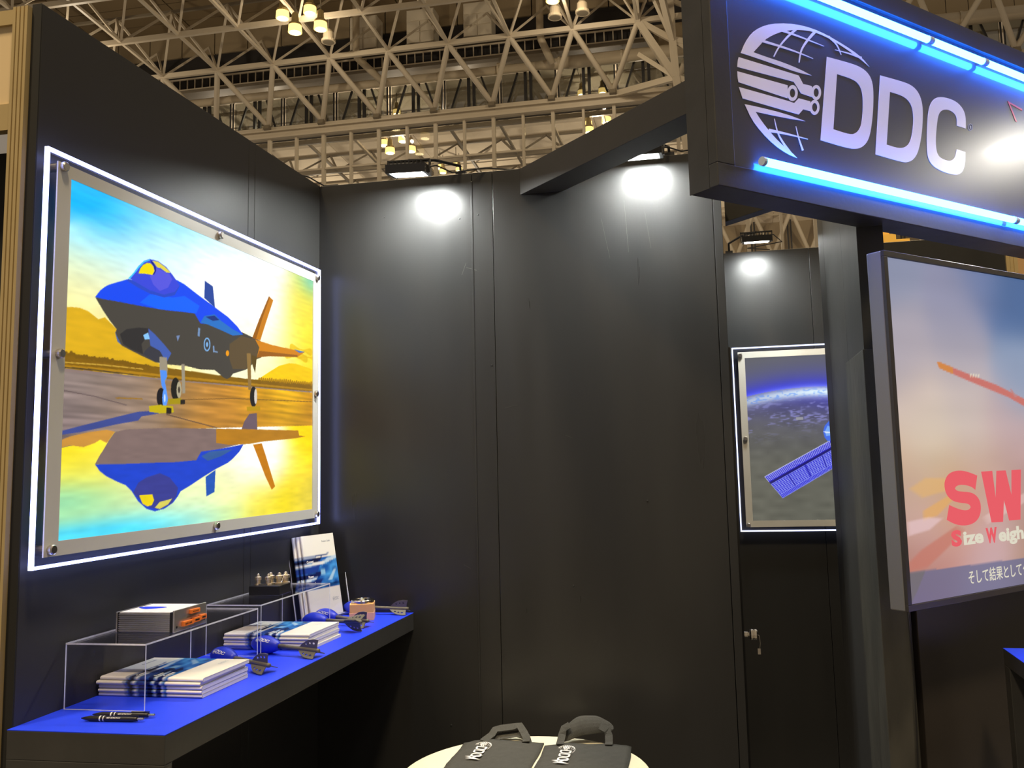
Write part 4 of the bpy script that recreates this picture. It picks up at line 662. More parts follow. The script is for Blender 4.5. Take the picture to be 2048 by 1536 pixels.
# ------------------------------------------------------------------ screen
tv = thing('television', 'large wall screen showing a pink sky and red lettering', 'television', (.427, 2.476, 1.246), PI / 4)
TW, TH = 1.66, .94
MB().box((0, .010, 0), (TW, .055, TH)).build('casing', M['tvside'], tv, bevel=.003)
for lo, hi in (((0, 0, 0), (TW, .010, .016)), ((0, 0, TH - .016), (TW, .010, TH)), ((0, 0, .016), (.016, .010, TH - .016)), ((TW - .016, 0, .016), (TW, .010, TH - .016))):
    MB().box(lo, hi).build('bezel', M['tvfront'], tv, bevel=.001)
MB().box((.3, .055, .2), (.8, .092, .7)).build('wall_bracket', M['dark'], tv)
P = Print(400, 230, TW - .034, TH - .034)
C = lambda *a: [(x[0], x[1], x[2:]) for x in a]
P.C = P.field(C((0, .9, 142, 150, 182), (.3, .8, 146, 148, 182), (.6, .85, 70, 108, 168), (.45, .9, 110, 128, 178), (1, .7, 80, 120, 180), (.6, .6, 146, 164, 198), (.05, .66, 182, 172, 186), (.3, .68, 178, 170, 186), (.1, .50, 224, 198, 184), (.3, .52, 212, 192, 188), (.15, .42, 232, 214, 192), (.3, .44, 222, 204, 192), (.5, .45, 206, 178, 182), (.15, .38, 222, 206, 182), (.32, .36, 216, 197, 186), (.6, .38, 214, 180, 182),
    (.05, .30, 216, 172, 132), (.17, .29, 222, 168, 100), (.3, .31, 212, 160, 124), (.45, .31, 208, 165, 140), (.56, .29, 170, 118, 110), (.04, .23, 208, 172, 160), (.13, .235, 222, 186, 186), (.21, .255, 222, 165, 100), (.33, .25, 216, 150, 125), (.42, .20, 216, 172, 168), (.5, .25, 222, 188, 178), (.10, .17, 222, 186, 190), (.13, .12, 206, 122, 106), (.04, .10, 192, 116, 96), (.22, .17, 220, 150, 140), (.3, .12, 218, 176, 178), (.4, .12, 214, 172, 180), (.56, .12, 186, 142, 120),
    (1, .4, 205, 175, 180), (1, .15, 200, 150, 140), (1.5, .8, 90, 120, 180), (1.5, .2, 190, 150, 145)), .075)
P.C = P.C * .80 + P.C.mean(-1, keepdims=True) * .14; P.C *= P.streak(40, 12, .02)[..., None]
o_ = .018
sh = lambda pts: [(a - o_, b - o_) for a, b in pts]
def soft(pts, c, al):
    for k in range(5):
        cx = sum(q[0] for q in pts) / len(pts); cy = sum(q[1] for q in pts) / len(pts); s = 1.12 - .06 * k
        P.fill(sh([(cx + (x - cx) * s, cy + (y - cy) * s) for x, y in pts]), c, al)
soft([(.02, .12), (.02, .10), (.10, .105), (.20, .15), (.27, .185), (.24, .20), (.16, .175), (.08, .15)], (194, 116, 100), .22)
soft([(.10, .225), (.16, .235), (.24, .275), (.22, .285), (.14, .262), (.10, .25)], (226, 168, 92), .2)
soft([(.05, .31), (.12, .335), (.24, .33), (.22, .30), (.10, .285)], (226, 176, 104), .16)
soft([(.03, .19), (.12, .20), (.18, .225), (.12, .232), (.03, .225)], (228, 196, 200), .2)
soft([(.40, .20), (.60, .25), (.62, .28), (.48, .25), (.38, .22)], (226, 196, 190), .15)
P.fill(sh([(0, 0), (0, .0975), (.5631, .0905), (1.7, .0905), (1.7, 0)]), P.C * .25 + np.array((72, 76, 104.)), 1)
P.fill(sh([(0, .0), (0, .0975), (.09, .0965), (.05, .05)]), (112, 106, 108), .8)
P.fill(sh([(.209, .6509), (.2236, .6495), (.2631, .6411), (.3859, .6156), (.5008, .593), (.6386, .5563), (.90, .50), (.88, .478), (.6344, .5344), (.5567, .5583), (.3553, .6016), (.2214, .6327)]), (198, 112, 104))
P.fill(sh([(.209, .6509), (.2236, .6495), (.285, .637), (.285, .618), (.2214, .6327)]), (208, 132, 66))
P.fill(sh([(.5683, .5828), (.5761, .583), (.6077, .5592), (.5919, .5589)]), (186, 130, 130))
for k in range(4): P.fill(sh([(.364 + k * .013, .6125), (.370 + k * .013, .622), (.375 + k * .013, .622), (.371 + k * .013, .6122)]), (225, 214, 190))
P.build('screen', M['tv'], tv, (.017, .0045, .017))
swm = emis('red_screen_lettering', lin((232, 96, 104)), 1.0); wtm = emis('white_screen_lettering', lin((222, 216, 196)), 1.0)
for lp in LOGO['SW']: MB().flat([round_loop(q) for q in lp], lambda u, v, d: (u, .0040 + d * .5, v)).build('lettering', swm, tv)
def tvt(s, x, x1, z, size, m, off=.0):
    o = text_mesh(s, size, m, 'lettering', tv, (x, .0040, z), (PI / 2, 0, 0), off, .0001)
    xs = [v.co.x for v in o.data.vertices]; o.scale.x = (x1 - x) / (max(xs) - min(xs)); o.location.x = x - min(xs) * o.scale.x
tvt('S', .2136, .262, .1500, .054, swm, .0030); tvt('ize', .270, .367, .1496, .050, wtm, .0020)
tvt('W', .380, .436, .1470, .054, swm, .0030); tvt('eigh', .443, .575, .1465, .050, wtm, .0020)
text_mesh('\u305d\u3057\u3066\u7d50\u679c\u3068\u3057\u3066\u30af', .040, wtm, 'caption', tv, (.2767, .0040, .0445), (PI / 2, 0, 0), .0003, .0001, sx=.86)
# ================================================================== the exhibition hall overhead
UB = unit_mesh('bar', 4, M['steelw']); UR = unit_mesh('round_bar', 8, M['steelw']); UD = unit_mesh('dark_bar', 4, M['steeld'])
UBd = unit_mesh('bar', 4, M['darkfr'])
def named(o, n): o.name = n; return o
MX = 2.76
def frame_roof(t, rows, i0, i1, z_at, up, r, full, usrc, wsrc, s=1.0):
    X = lambda i: -2.92 + MX * i
    for y in rows:
        for i in range(i0, i1): named(member(usrc, t, (X(i), y, z_at(y)), (X(i + 1), y, z_at(y)), r, r * 1.5), 'cross_chord')
    for y, y2 in zip(rows, rows[1:]):
        for i in range(i0, i1 + 1): named(member(usrc, t, (X(i), y, z_at(y)), (X(i), y2, z_at(y2)), r * .8), 'long_chord')
    dy = rows[1] - rows[0]
    for y in rows:
        for i in range(i0, i1 + 1):
            for sx, sy in full:
                q = y + sy * dy / 2
                named(member(wsrc, t, (X(i), y, z_at(y)), (X(i) + sx * MX / 2, q, z_at(q) + up), r * .62), 'strut')
    for y in rows[:-1]:
        q = y + dy / 2
        for i in range(i0, i1): named(member(UD, t, (X(i) - MX / 2, q, z_at(q) + up), (X(i + 1) - MX / 2, q, z_at(q) + up), r * .8), 'upper_chord')
zn = lambda y: 19.90 + .092 * (36 - y)
rt = thing('roof_frame', 'cream steel space frame of the near hall roof, upper left', 'roof frame', (0, 0, 0))
frame_roof(rt, [27, 30, 33, 36], -11, 1, zn, 2.1, .105, ((-1, 1), (1, 1), (-1, -1), (1, -1)), UB, UB)
# last row of nodes carries the glazed partition: V struts to the head beam
gt = thing('partition_truss', 'row of cream V struts above the glazed hall partition', 'truss', (0, 0, 0))
X = lambda i: -2.92 + MX * i
YH, ZH = 38.3, 17.75
for i in range(-11, 7):
    if i >= 1: named(member(UB, gt, (X(i), 36, 19.9), (X(i + 1), 36, 19.9), .13, .2), 'cross_chord')
    for s in (-1, 1): named(member(UR, gt, (X(i), 36, 19.85), (X(i) + s * MX / 2, YH - .1, ZH + .15), .125), 'v_strut')
for i in range(-11, 7):
    named(member(UD, gt, (X(i) - MX / 2, YH - .25, ZH - .1), (X(i) - MX / 2, YH - .02, ZH + .42), .2), 'node_plate')
# side truss towards the right, with its upright chord
P1, P2, P3, P4 = (-2.92, 36, 19.9), (-1.505, 36, 18.89), (-1.43, 36, 17.25), (-1.54, 36, 20.64)
for a, b, r in ((P1, P2, .13), (P1, P3, .15), (P2, P3, .17), (P2, P4, .17), ((-2.75, 34, 21.6), P2, .10), ((-2.9, 34, 21.9), P1, .17), (P2, (.2, 36, 18.4), .13), (P2, (.4, 36, 17.4), .10), (P3, (-4.1, 38.2, 17.75), .14), (P3, (.6, 36, 16.3), .13), (P4, (.2, 36, 19.7), .10), ((-2.1, 34, 21.6), P2, .16), (P3, (-3.0, 37, 18.9), .10), (P3, (-1.1, 36, 14.0), .17)):
    named(member(UB, gt, a, b, r, r * 1.3), 'brace')
# head beam, mullions, transom and panes of the hall partition
gl = setting('window_1', (0, 0, 0))
MB().box((-34, 38.1, 17.28), (16, 38.5, 17.38)).box((-34, 38.2, 17.38), (16, 38.5, 17.60)).box((-34, 38.05, 17.60), (16, 38.5, 17.66)).box((-34, 38.2, 17.66), (16, 38.5, 17.85)).build('head_beam', M['steelw'], gl)
mu = MB().box((-.055, -.10, 0), (.055, .10, 1)).build('mullion', M['steelw'], gl)
cuts = [X(i) - MX / 2 + k * MX / 2 for i in range(-11, 7) for k in (0, 1)]
for k, x in enumerate(cuts):
    o = mu if k == 0 else child(mu, gl)
    o.location = (x, 38.35, 8.6); o.scale = (1 if k % 2 else 1.35, 1, 8.68)
pn = MB().box((0, -.01, 0), (MX / 2 - .15, .01, 1)).build('pane', M['hglass2'], gl)
for k, x in enumerate(cuts[:-1]):
    for z0, h in ((8.6, 6.97), (15.66, 1.62)):
        o = pn if (k == 0 and z0 == 8.6) else child(pn, gl)
        o.location = (x + .075, 38.35, z0); o.scale = (1, 1, h)
MB().box((-34, 38.30, 15.57), (16, 38.40, 15.66)).build('transom', M['steelw'], gl)
# dark framed upper glazing behind the V struts
ug = setting('window_2', (0, 0, 0))
YU, ZU = 39.6, 19.9
fr = []
for i in range(-11, 7):
    x = X(i) - MX / 2
    for q in (-.13, .13): named(member(UBd, ug, (x + MX / 2 + q, YU, ZH + .1), (x + MX / 2 + q, YU, ZU), .09), 'upright')
    for q in (-.07, .07): named(member(UBd, ug, (x + q, YU, ZH + .5), (x + q, YU, ZU), .045), 'upright')
    for s in (-1, 1): named(member(UBd, ug, (x + s * .34, YU, ZH + .5), (x + s * (MX / 2 - .5), YU, ZU - .05), .06), 'raked_bar')
    MB().flat([[(x + .1, ZH + .15), (x + MX - .1, ZH + .15), (x + MX - .1, ZU), (x + .1, ZU)]], lambda u, v, d: (u, YU + .12, v), 0).build('pane', M['hglass'], ug)
MB().box((-34, YU - .1, ZH - .05), (16, YU + .15, ZH + .12)).build('sill_bar', M['darkfr'], ug)
# beige partition boards, duct and catwalk over it
pw = setting('wall_hall', (0, 0, 0))
bd = MB().box((.015, 0, 0), (MX / 3 - .015, .1, 1.25)).build('board', M['tile'], pw)
nb = int(50 / (MX / 3))
for k in range(nb):
    o = bd if k == 0 else child(bd, pw); o.location = (-34 + k * MX / 3, 39.9, 20.32)
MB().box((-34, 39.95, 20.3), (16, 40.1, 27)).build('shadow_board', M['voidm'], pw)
for k in range(nb // 2):
    o = child(bd, pw); o.name = 'upper_board'; o.location = (-34 + k * MX / 1.5, 39.85, 22.75); o.scale = (2, 1, 1.6)
dp = thing('duct', 'long pale round duct running along the hall partition', 'duct', (0, 39.3, 19.95))
MB().cyl((-34, 0, 0), (-8, 0, 0), .20, 14).cyl((-8, 0, 0), (-6.4, 0, 0), .20, 14, .30).cyl((-6.4, 0, 0), (16, 0, 0), .30, 14).build('pipe', M['pipe'], dp, smooth=True)
for k in range(17): MB().cyl((-33 + k * 2.9, 0, 0), (-32.9 + k * 2.9, 0, 0), .235 if k < 8 else .33, 14).build('joint_ring', M['pipe'], dp)
for lab, x, pts in (('bent pale drain pipe left of the white cabinets', -17.0, [(.63, -1.2, 3.6), (.63, -1.2, 1.2), (.66, -1.2, .85), (1.75, -.6, -.25)]), ('bent pale drain pipe right of the white cabinets', -7.6, [(.13, -1.2, 3.9), (.08, -1.2, 1.1), (.12, -1.2, .7), (.5, -.6, -.25)])):
    tag(MB().tube([(x + a, 39.3 + b, 19.95 + c) for a, b, c in pts], .17, 12).build('drain_pipe', M['pipe'], smooth=True), lab, 'pipe')
cw = thing('catwalk', 'steel catwalk with railings along the top of the hall partition', 'catwalk', (0, 38.9, 0))
MB().box((-34, -.1, 20.32), (-2.5, .7, 20.44)).build('deck', M['steeld'], cw)
MB().box((-34, .55, 20.44), (-2.5, .60, 21.3)).build('shade_board', M['voidm'], cw)  # dark strip standing in for the shade behind the balusters
MB().box((-34, -.12, 20.46), (-2.5, -.06, 20.52)).box((-34, -.12, 21.0), (-2.5, -.06, 21.07)).build('hand_rail', M['steelw'], cw)
for k in range(76): named(member(UB, cw, (-33.8 + k * .41, -.09, 20.48), (-33.8 + k * .41, -.09, 21.03), .032), 'baluster')
MB().box((-19, -.15, 21.32), (-8.5, .8, 21.42)).build('platform', M['steeld'], cw)
for k, x in enumerate((-17.0, -14.13, -11.32)):
    t = thing('cabinet', ('left one of three ivory cabinets standing on the catwalk', 'middle one of three ivory cabinets standing on the catwalk', 'right one of three ivory cabinets standing on the catwalk')[k], 'cabinet', (x, 38.75, 21.5), 0, 'cabinets on the catwalk')
    MB().box((0, .1, 0), (1.35, .9, 1.7)).build('body', M['cabinet'], t)
    for a, b, c, d in ((.02, .05, .66, .56), (.69, .05, 1.33, .56), (.02, .60, .66, 1.10), (.69, .60, 1.33, 1.10), (.02, 1.14, 1.33, 1.68)):
        MB().box((a, .05, b), (c, .1, d)).build('door', M['cabinet'], t, bevel=.02)
    MB().box((-.02, .0, -.08), (1.37, .9, 0)).build('plinth', M['steeld'], t)
# roof decks
rd = setting('ceiling', (0, 0, 0))
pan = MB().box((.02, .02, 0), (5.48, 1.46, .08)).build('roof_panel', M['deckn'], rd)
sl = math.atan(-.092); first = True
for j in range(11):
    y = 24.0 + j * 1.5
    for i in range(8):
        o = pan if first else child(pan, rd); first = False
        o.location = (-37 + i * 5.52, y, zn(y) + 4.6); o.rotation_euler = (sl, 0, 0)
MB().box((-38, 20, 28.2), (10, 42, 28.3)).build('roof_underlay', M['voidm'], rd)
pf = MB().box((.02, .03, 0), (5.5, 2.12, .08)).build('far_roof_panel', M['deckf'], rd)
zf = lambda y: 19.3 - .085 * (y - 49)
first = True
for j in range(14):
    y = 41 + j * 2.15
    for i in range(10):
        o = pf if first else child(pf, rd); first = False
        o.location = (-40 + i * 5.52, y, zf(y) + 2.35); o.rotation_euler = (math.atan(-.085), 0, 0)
    MB().box((-40, y - .06, zf(y) + 2.2), (15, y + .06, zf(y) + 2.34)).build('purlin', M['steelw'], rd)
ft = thing('roof_frame', 'grey steel space frame of the far hall, seen through partition glass', 'roof frame', (0, 0, 0))
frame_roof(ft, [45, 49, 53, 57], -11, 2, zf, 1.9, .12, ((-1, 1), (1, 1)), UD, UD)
# far end of the far hall
ff = thing('partition_truss', 'distant cream V struts glimpsed below the sign at right', 'truss', (0, 0, 0))
for i in range(-2, 8):
    named(member(UB, ff, (X(i), 68, 19.9), (X(i + 1), 68, 19.9), .14), 'cross_chord')
    for s in (-1, 1): named(member(UR, ff, (X(i), 68, 19.9), (X(i) + s * MX / 2, 70, 16.9), .16), 'v_strut')
    for q in (-.12, .12): named(member(UBd, ff, (X(i) + q, 70.6, 16), (X(i) + q, 70.6, 19.9), .08), 'upright')
w2 = setting('wall_hall_end', (0, 0, 0))
MB().box((-40, 71, 0), (40, 71.2, 30)).build('end_board', M['tile'], w2)
MB().box((-20, 68, 14.6), (24, 68.3, 15.0)).box((-20, 68, 11.6), (24, 68.3, 11.9)).build('rail', M['steelw'], w2)
# ---- high-bay lamps
def make_lamp(label, group):
    t = thing('high_bay_lamp', label, 'lamp', group=group)
    MB().lathe([(.06, .85), (.08, .55), (.12, .48), (.12, .80), (.15, .46)], 12).lathe([(.14, .46), (.24, .40), (.26, .30)], 16).build('housing', M['lampb'], t)
    MB().lathe([(.25, .30), (.27, .02)], 16).build('glass_shade', M['lampg'], t, smooth=True)
    MB().lathe([(0, .28), (.09, .24), (.13, .10), (.22, .01), (0, 0)], 16).build('lamp_glow', M['lampe'], t, smooth=True)
    MB().cyl((0, 0, .85), (0, 0, 1.5), .03, 6).build('hanger', M['steeld'], t)
    return t
lamp0 = None
def lamps(y, items, group, s=1.0):
    global lamp0
    for k_, (x, z, lab) in enumerate(items):
        dy_ = (0, .9, -.9, 0)[k_]; q_ = (y + dy_) / y; x, z = x * q_, 1.65 + (z - 1.65) * q_
        if lamp0 is None: lamp0 = make_lamp(lab, group); o = lamp0
        else: o = copy_tree(lamp0); o['label'] = lab; o['group'] = group
        o.location = (x, y + dy_, z); o.scale = (s, s, s)

lamps(32, [(-16.91, 19.73, 'amber high-bay lamp, far left of the nearest cluster of four'), (-15.72, 19.79, 'amber high-bay lamp, upper right of the nearest cluster of four'), (-16.36, 19.06, 'amber high-bay lamp, lowest of the nearest cluster of four'), (-15.26, 19.06, 'amber high-bay lamp, lower right of the nearest cluster of four')], 'nearest lamp cluster')
lamps(46, [(-18.11, 19.40, 'hall lamp behind partition glass, far left of the cluster above floodlight'), (-17.0, 19.52, 'hall lamp behind partition glass, upper right of the cluster above floodlight'), (-17.76, 18.93, 'hall lamp behind partition glass, lowest of the cluster above floodlight'), (-16.53, 18.90, 'hall lamp behind partition glass, lower right of the cluster above floodlight')], 'lamp cluster above the floodlight', 1.0)
lamps(50, [(-16.16, 19.2, 'small distant hall lamp, left of the cluster right of floodlight'), (-15.16, 19.33, 'small distant hall lamp, upper right of the cluster right of floodlight'), (-15.98, 18.9, 'small distant hall lamp, lower left of the cluster right of floodlight'), (-14.98, 18.92, 'small distant hall lamp, lower right of the cluster right of floodlight')], 'distant lamp cluster', .75)
lamps(46, [(-6.62, 19.3, 'hall lamp touching the beam top, left of its cluster'), (-5.59, 19.47, 'hall lamp touching the beam top, right of its cluster'), (-6.55, 19.0, 'hall lamp just over the beam edge, lowest of its cluster')], 'lamp cluster over the beam', 1.0)
lamps(33, [(-5.97, 19.57, 'high-bay lamp at top of picture, left of two'), (-4.78, 19.65, 'high-bay lamp at top of picture, right of two')], 'lamps at the picture top', 1.0)
lamps(44, [(-16.6, 20.3, 'added lamp standing in for a reflection in the dark framed glazing, left'), (-6.59, 20.3, 'added lamp standing in for a glazing reflection, left of two'), (-5.5, 20.28, 'added lamp standing in for a glazing reflection, right of two')], 'lamps added for glazing reflections', .8)  # lamps added where the upper panes only show reflections
for lab, x, y, z in (('pale can loudspeaker hanging beside the nearest lamp cluster', -15.85, 34, 19.55), ('pale can loudspeaker at picture top, left of two', -6.25, 35, 19.95), ('pale can loudspeaker at picture top, right of two', -5.09, 35, 20.0)):
    t = thing('hanging_loudspeaker', label=lab, cat='loudspeaker', loc=(x, y, z), group='hanging can loudspeakers')
    MB().lathe([(.30, 0), (.30, .10), (.24, .12), (.22, .42), (.14, .55), (0, .58)], 16).build('can', M['pipe'], t)
    MB().lathe([(0, -.005), (.24, -.005), (.24, .002)], 16).build('grille', M['steeld'], t)
    MB().cyl((0, 0, .56), (0, 0, 1.2), .03, 6).build('hanger', M['steeld'], t)

# point lights at the lamp clusters, others added without lamps to brighten roof decks
def glow(loc, p):
    l = bpy.data.lights.new('hall_lamp_fill', 'POINT'); l.energy = p; l.color = (1.0, .84, .62); l.shadow_soft_size = .08
    o = bpy.data.objects.new('hall_lamp_fill', l); COL.objects.link(o); o.location = loc
for x, y, z, p in ((-16.0, 32, 19.0, 260), (-5.4, 33, 19.4, 260), (-27, 32.5, 18.8, 260), (-17.3, 46, 19.0, 360), (-6.1, 46, 19.1, 360), (-28, 46, 18.2, 360), (4.5, 46, 18.2, 360), (-15.5, 55, 17.6, 360), (-5, 55, 17.6, 360), (-26, 55, 17.6, 360), (-2, 64, 16.5, 360), (8, 64, 16.5, 360), (-12, 40.9, 19.0, 110), (-22, 40.9, 19.0, 110)): glow((x, y, z), p)
# ================================================================== floodlights on arms
def flood(label, loc, rz, tilt, foot, lens='lens'):
    t = thing('floodlight', label, 'floodlight', loc, rz)
    R = Matrix.Rotation(tilt, 4, 'X')
    h = MB(); h.box((-.075, -.055, .006), (.075, .055, .026), R); h.box((-.075, -.055, -.006), (-.062, .055, .006), R); h.box((.062, -.055, -.006), (.075, .055, .006), R)
    h.box((-.062, -.055, -.006), (.062, -.046, .006), R); h.box((-.062, .046, -.006), (.062, .055, .006), R)
    for k in range(9): h.box((-.064 + k * .015, -.045, .026), (-.060 + k * .015, .045, .040), R)
    h.build('housing', M['dark'], t)
    MB().box((-.061, -.045, .001), (.061, .045, .0055), R).build('lens', M[lens], t)
    MB().box((-.082, -.008, -.004), (-.077, .008, .05)).box((.077, -.008, -.004), (.082, .008, .05)).box((-.082, -.008, .046), (.082, .008, .051)).build('yoke', M['dark'], t)
    inv = Matrix.Rotation(-rz, 4, 'Z')
    f = inv @ (Vector(foot) - Vector(loc)); a = Vector((0, 0, .05)); mid = Vector((f.x, f.y * .9, max(.06, f.z + .03)))
    MB().tube([a, (a + mid) / 2 + Vector((0, 0, .012)), mid, f + Vector((0, 0, -.002))], .006).build('arm', M['dark'], t)
    MB().box((f.x - .02, f.y - .012, f.z - .002), (f.x + .02, f.y + .012, f.z + .012)).build('clamp', M['dark'], t)
    MB().tube([(.03, .03, .03), (.09, .06, .045), (.14, f.y * .6, .03), (f.x + .10, f.y * .85, f.z + .012), (f.x + .22, f.y, f.z + .006)], .003).build('cable', M['dark'], t)
    return t
flood('small floodlight on the back wall top, left of the long beam', (-1.130, 3.12, 2.738), .08, math.radians(8), (-.985, 3.315, 2.781))
flood('small floodlight on the back wall top, half hidden by the long beam', (-.262, 3.185, 2.748), 0, math.radians(8), (-.17, 3.315, 2.781))
flood('small floodlight on the far wall top above the satellite picture', (.19, 4.72, 2.762), 0, math.radians(8), (.05, 5.012, 2.773), 'lens3')
flood('small floodlight on an arm in front of the right end of the sign', (1.80, 3.33, 2.90), PI / 4, math.radians(10), (1.57, 3.56, 2.981), 'lens2')
tag(MB().tube([(-1.585, 3.16, 2.783), (-1.583, 3.22, 2.795), (-1.58, 3.28, 2.795), (-1.56, 3.309, 2.784), (-1.50, 3.309, 2.783)], .0028).build('cable', M['dark']), 'thin black cable looped over the corner of the wall tops', 'cable')

# ================================================================== shelf along the left wall
ZS = 1.102
sh_ = thing('display_shelf', 'long black wall shelf with a bright blue top sheet', 'shelf', (-1.574, 1.775, 0))
MB().box((.001, 0, 1.040), (.383, 1.524, 1.1005)).build('shelf_body', M['frame'], sh_, bevel=.0015)
MB().box((.001, 0, 1.1005), (.383, 1.524, ZS)).build('blue_sheet', M['blue'], sh_)
MB().box((.001, 0, 0), (.383, .028, 1.040)).build('end_panel', M['frame'], sh_, bevel=.0015)

# ---- brochures
BW, BH, BT = .215, .283, .0092
def brochure_mesh():
    r = BT / 2; wrap = PI * r
    P = Print(46, 58, BW - r + wrap, BH)
    x = P.U - wrap; v = P.V / BH; P.C[:] = (236, 232, 222)
    img = (v > .33) & (v < .72); n = P.streak(5, 3, .5) * P.streak(14, 9, .4)
    blue = np.stack([30 + 60 * (n - .8), 86 + 90 * (n - .8), 160 + 80 * (n - .8)], -1)
    P.C = np.where(img[..., None], blue, P.C)
    W_ = BW + wrap
    for a, b, c, x1 in ((.72, .735, (60, 84, 140), .16), (.655, .70, (26, 30, 66), .11), (.615, .65, (226, 224, 220), .13), (.53, .605, (32, 60, 140), .09), (.47, .525, (22, 30, 80), .10), (.435, .465, (200, 214, 226), .07), (.385, .432, (24, 36, 96), .10), (.36, .383, (214, 222, 230), .05)):
        P.fill([(-.01, a * BH), (x1, a * BH + .004), (x1 + .02, b * BH + .006), (-.01, b * BH)], c)
    P.fill([(.12, .62 * BH), (.16, .70 * BH), (.24, .73 * BH), (.24, .69 * BH)], (220, 230, 235), .8)
    P.fill([(.15, .42 * BH), (.2, .55 * BH), (.215, .55 * BH), (.18, .42 * BH)], (190, 214, 230), .8)
    P.fill([(.11, .50 * BH), (.14, .5 * BH), (.14, .57 * BH), (.11, .57 * BH)], (150, 196, 224), .9)
    me = P.mesh('cover'); me.materials.append(M['cover'])
    for q in me.vertices:
        u, z = q.co.x, q.co.z
        if u < wrap: q.co = (r - r * math.sin(u / r), z, r - r * math.cos(u / r))
        else: q.co = (r + u - wrap, z, BT)
    return me
COVER = brochure_mesh()
def brochure_pages():
    b = MB(); b.box((BT / 2, .0006, .0004), (BW - .001, BH - .0006, BT - .0006))
    return b
def make_brochure(mtx, label, group, text=False):
    t = thing('brochure', label, 'brochure', group=group); t.matrix_world = mtx
    brochure_pages().build('pages', M['white'], t)
    c = bpy.data.objects.new('cover', COVER); COL.objects.link(c); c.parent = t
    if text:
        for s, v, in (('Connect', .664), ('Power', .483), ('Control', .396)):
            text_mesh(s, .0125, M['ink'], 'lettering', c, (.016, v * BH, BT + .0002), off=.0003)
        text_mesh('Product Guide', .0095, M['greyink'], 'lettering', c, (.13, .90 * BH, BT + .0002))
        logo_on(c, Matrix.Translation((.155, .045, BT + .0002)) @ Matrix.Scale(.040, 4), M['greyink'])
    return t
# small logo used on give-aways: globe and letters, unit length 1 along x
def _norm_logo():
    allp = [p for k in ('letters', 'globe') for lp in LOGO[k] for c in lp for p in c]
    x0, x1 = min(p[0] for p in allp), max(p[0] for p in allp); z0 = min(p[1] for p in allp); s = 1 / (x1 - x0)
    f = lambda lps: [[[((p[0] - x0) * s, (p[1] - z0) * s) for p in c] for c in lp] for lp in lps]
    return f(LOGO['letters']), f(LOGO['globe'])
NL, NG = _norm_logo()
def logo_on(parent, mtx, m, warp=None, name='printed_logo', thick=0):
    b = MB()
    for i, lp in enumerate(NL + NG):
        b.flat(lp, lambda u, v, d: (warp(u, v) if warp else mtx @ Vector((u, v, .004 * (i % 3)))), thick)
    return b.build(name, m, parent, norm=False)

rnd = random.Random(11)
def stack(x, y, n, where, group):
    names = ['bottom', 'second from the bottom', 'middle', 'fourth from the bottom', 'top']
    for k in range(n):
        rz = PI / 2 + rnd.uniform(-.012, .012)
        m = Matrix.Translation((x + rnd.uniform(-.004, .004), y + rnd.uniform(-.003, .003), ZS + .0004 + k * (BT + .0003))) @ Matrix.Rotation(rz, 4, 'Z')
        make_brochure(m, '%s brochure, white and blue, %s of its stack' % (where, names[k]), group, k == n - 1)
stack(-1.284, 2.055, 5, 'front stack', 'brochures in the front stack')
stack(-1.276, 2.612, 5, 'rear stack', 'brochures in the rear stack')

# ---- clear acrylic risers
def riser(label, x0, x1, y0, y1, zt):
    t = thing('acrylic_riser', label, 'riser', (x0, y0, ZS)); w_, d, h = x1 - x0, y1 - y0, zt - ZS; th = .004
    def plate(nm, lo, hi, thin):
        b = MB(); b.box(lo, hi); o = b.build(nm, [M['acryl'], M['acryl_e']], t)
        for p in o.data.polygons: p.material_index = 0 if abs(p.normal[thin]) > .5 else 1
    plate('top_plate', (0, 0, h - th), (w_, d, h), 2)
    plate('leg_plate', (0, 0, .0003), (w_, th, h - th), 1); plate('leg_plate', (0, d - th, .0003), (w_, d, h - th), 1)
    return t
riser('clear acrylic riser carrying the ribbed aluminium unit', -1.566, -1.355, 1.937, 2.45, 1.254)
riser('clear acrylic riser carrying the black block of gold connectors', -1.566, -1.388, 2.525, 3.0, 1.251)

# ---- ribbed aluminium unit
t = thing('electronics_unit', 'ribbed aluminium electronics unit with orange connectors on acrylic riser', 'electronics', (-1.532, 2.068, 1.2542))
b = MB(); b.box((.008, .003, .001), (.150, .137, .048))
for k in range(9):
    z = .003 + k * .0049; b.box((.008, 0, z), (.150, .003, z + .003)); b.box((.008, .137, z), (.150, .140, z + .003))
b.build('ribbed_body', M['alu'], t)
MB().box((.004, .001, 0), (.008, .139, .049)).box((.150, .001, 0), (.158, .139, .049)).build('gasket', M['dark'], t)
MB().box((0, 0, 0), (.004, .14, .050)).build('end_plate', M['alu'], t, bevel=.001)
MB().box((.158, 0, .0), (.163, .14, .0535)).build('end_plate', M['alu'], t, bevel=.0015)
tp = MB().box((.009, .003, .048), (.149, .137, .0492)).build('top_label', M['white'], t)
MB().flat([[(.05 + .035 * math.cos(a) + .01 * math.sin(2 * a), .07 + .02 * math.sin(a)) for a in np.linspace(0, 6.0, 16)]], lambda u, v, d: (u, v, .0495), 0).build('printed_swirl', M['blue'], tp)
for y0, y1, z0, z1 in ((.062, .100, .036, .046), (.030, .072, .010, .022), (.072, .103, .012, .024), (.103, .130, .014, .026)):
    c_ = MB().box((.163, y0, z0), (.171, y1, z1)).build('connector', M['orange'], t, bevel=.001)
    d_ = MB(); n = 5
    for k in range(n): d_.box((.1712, y0 + .006 + k * (y1 - y0 - .012) / n, z0 + .004), (.1716, y0 + .009 + k * (y1 - y0 - .012) / n, z1 - .004))
    tag(d_.build('pin_holes', M['dark'], c_), kind='stuff')
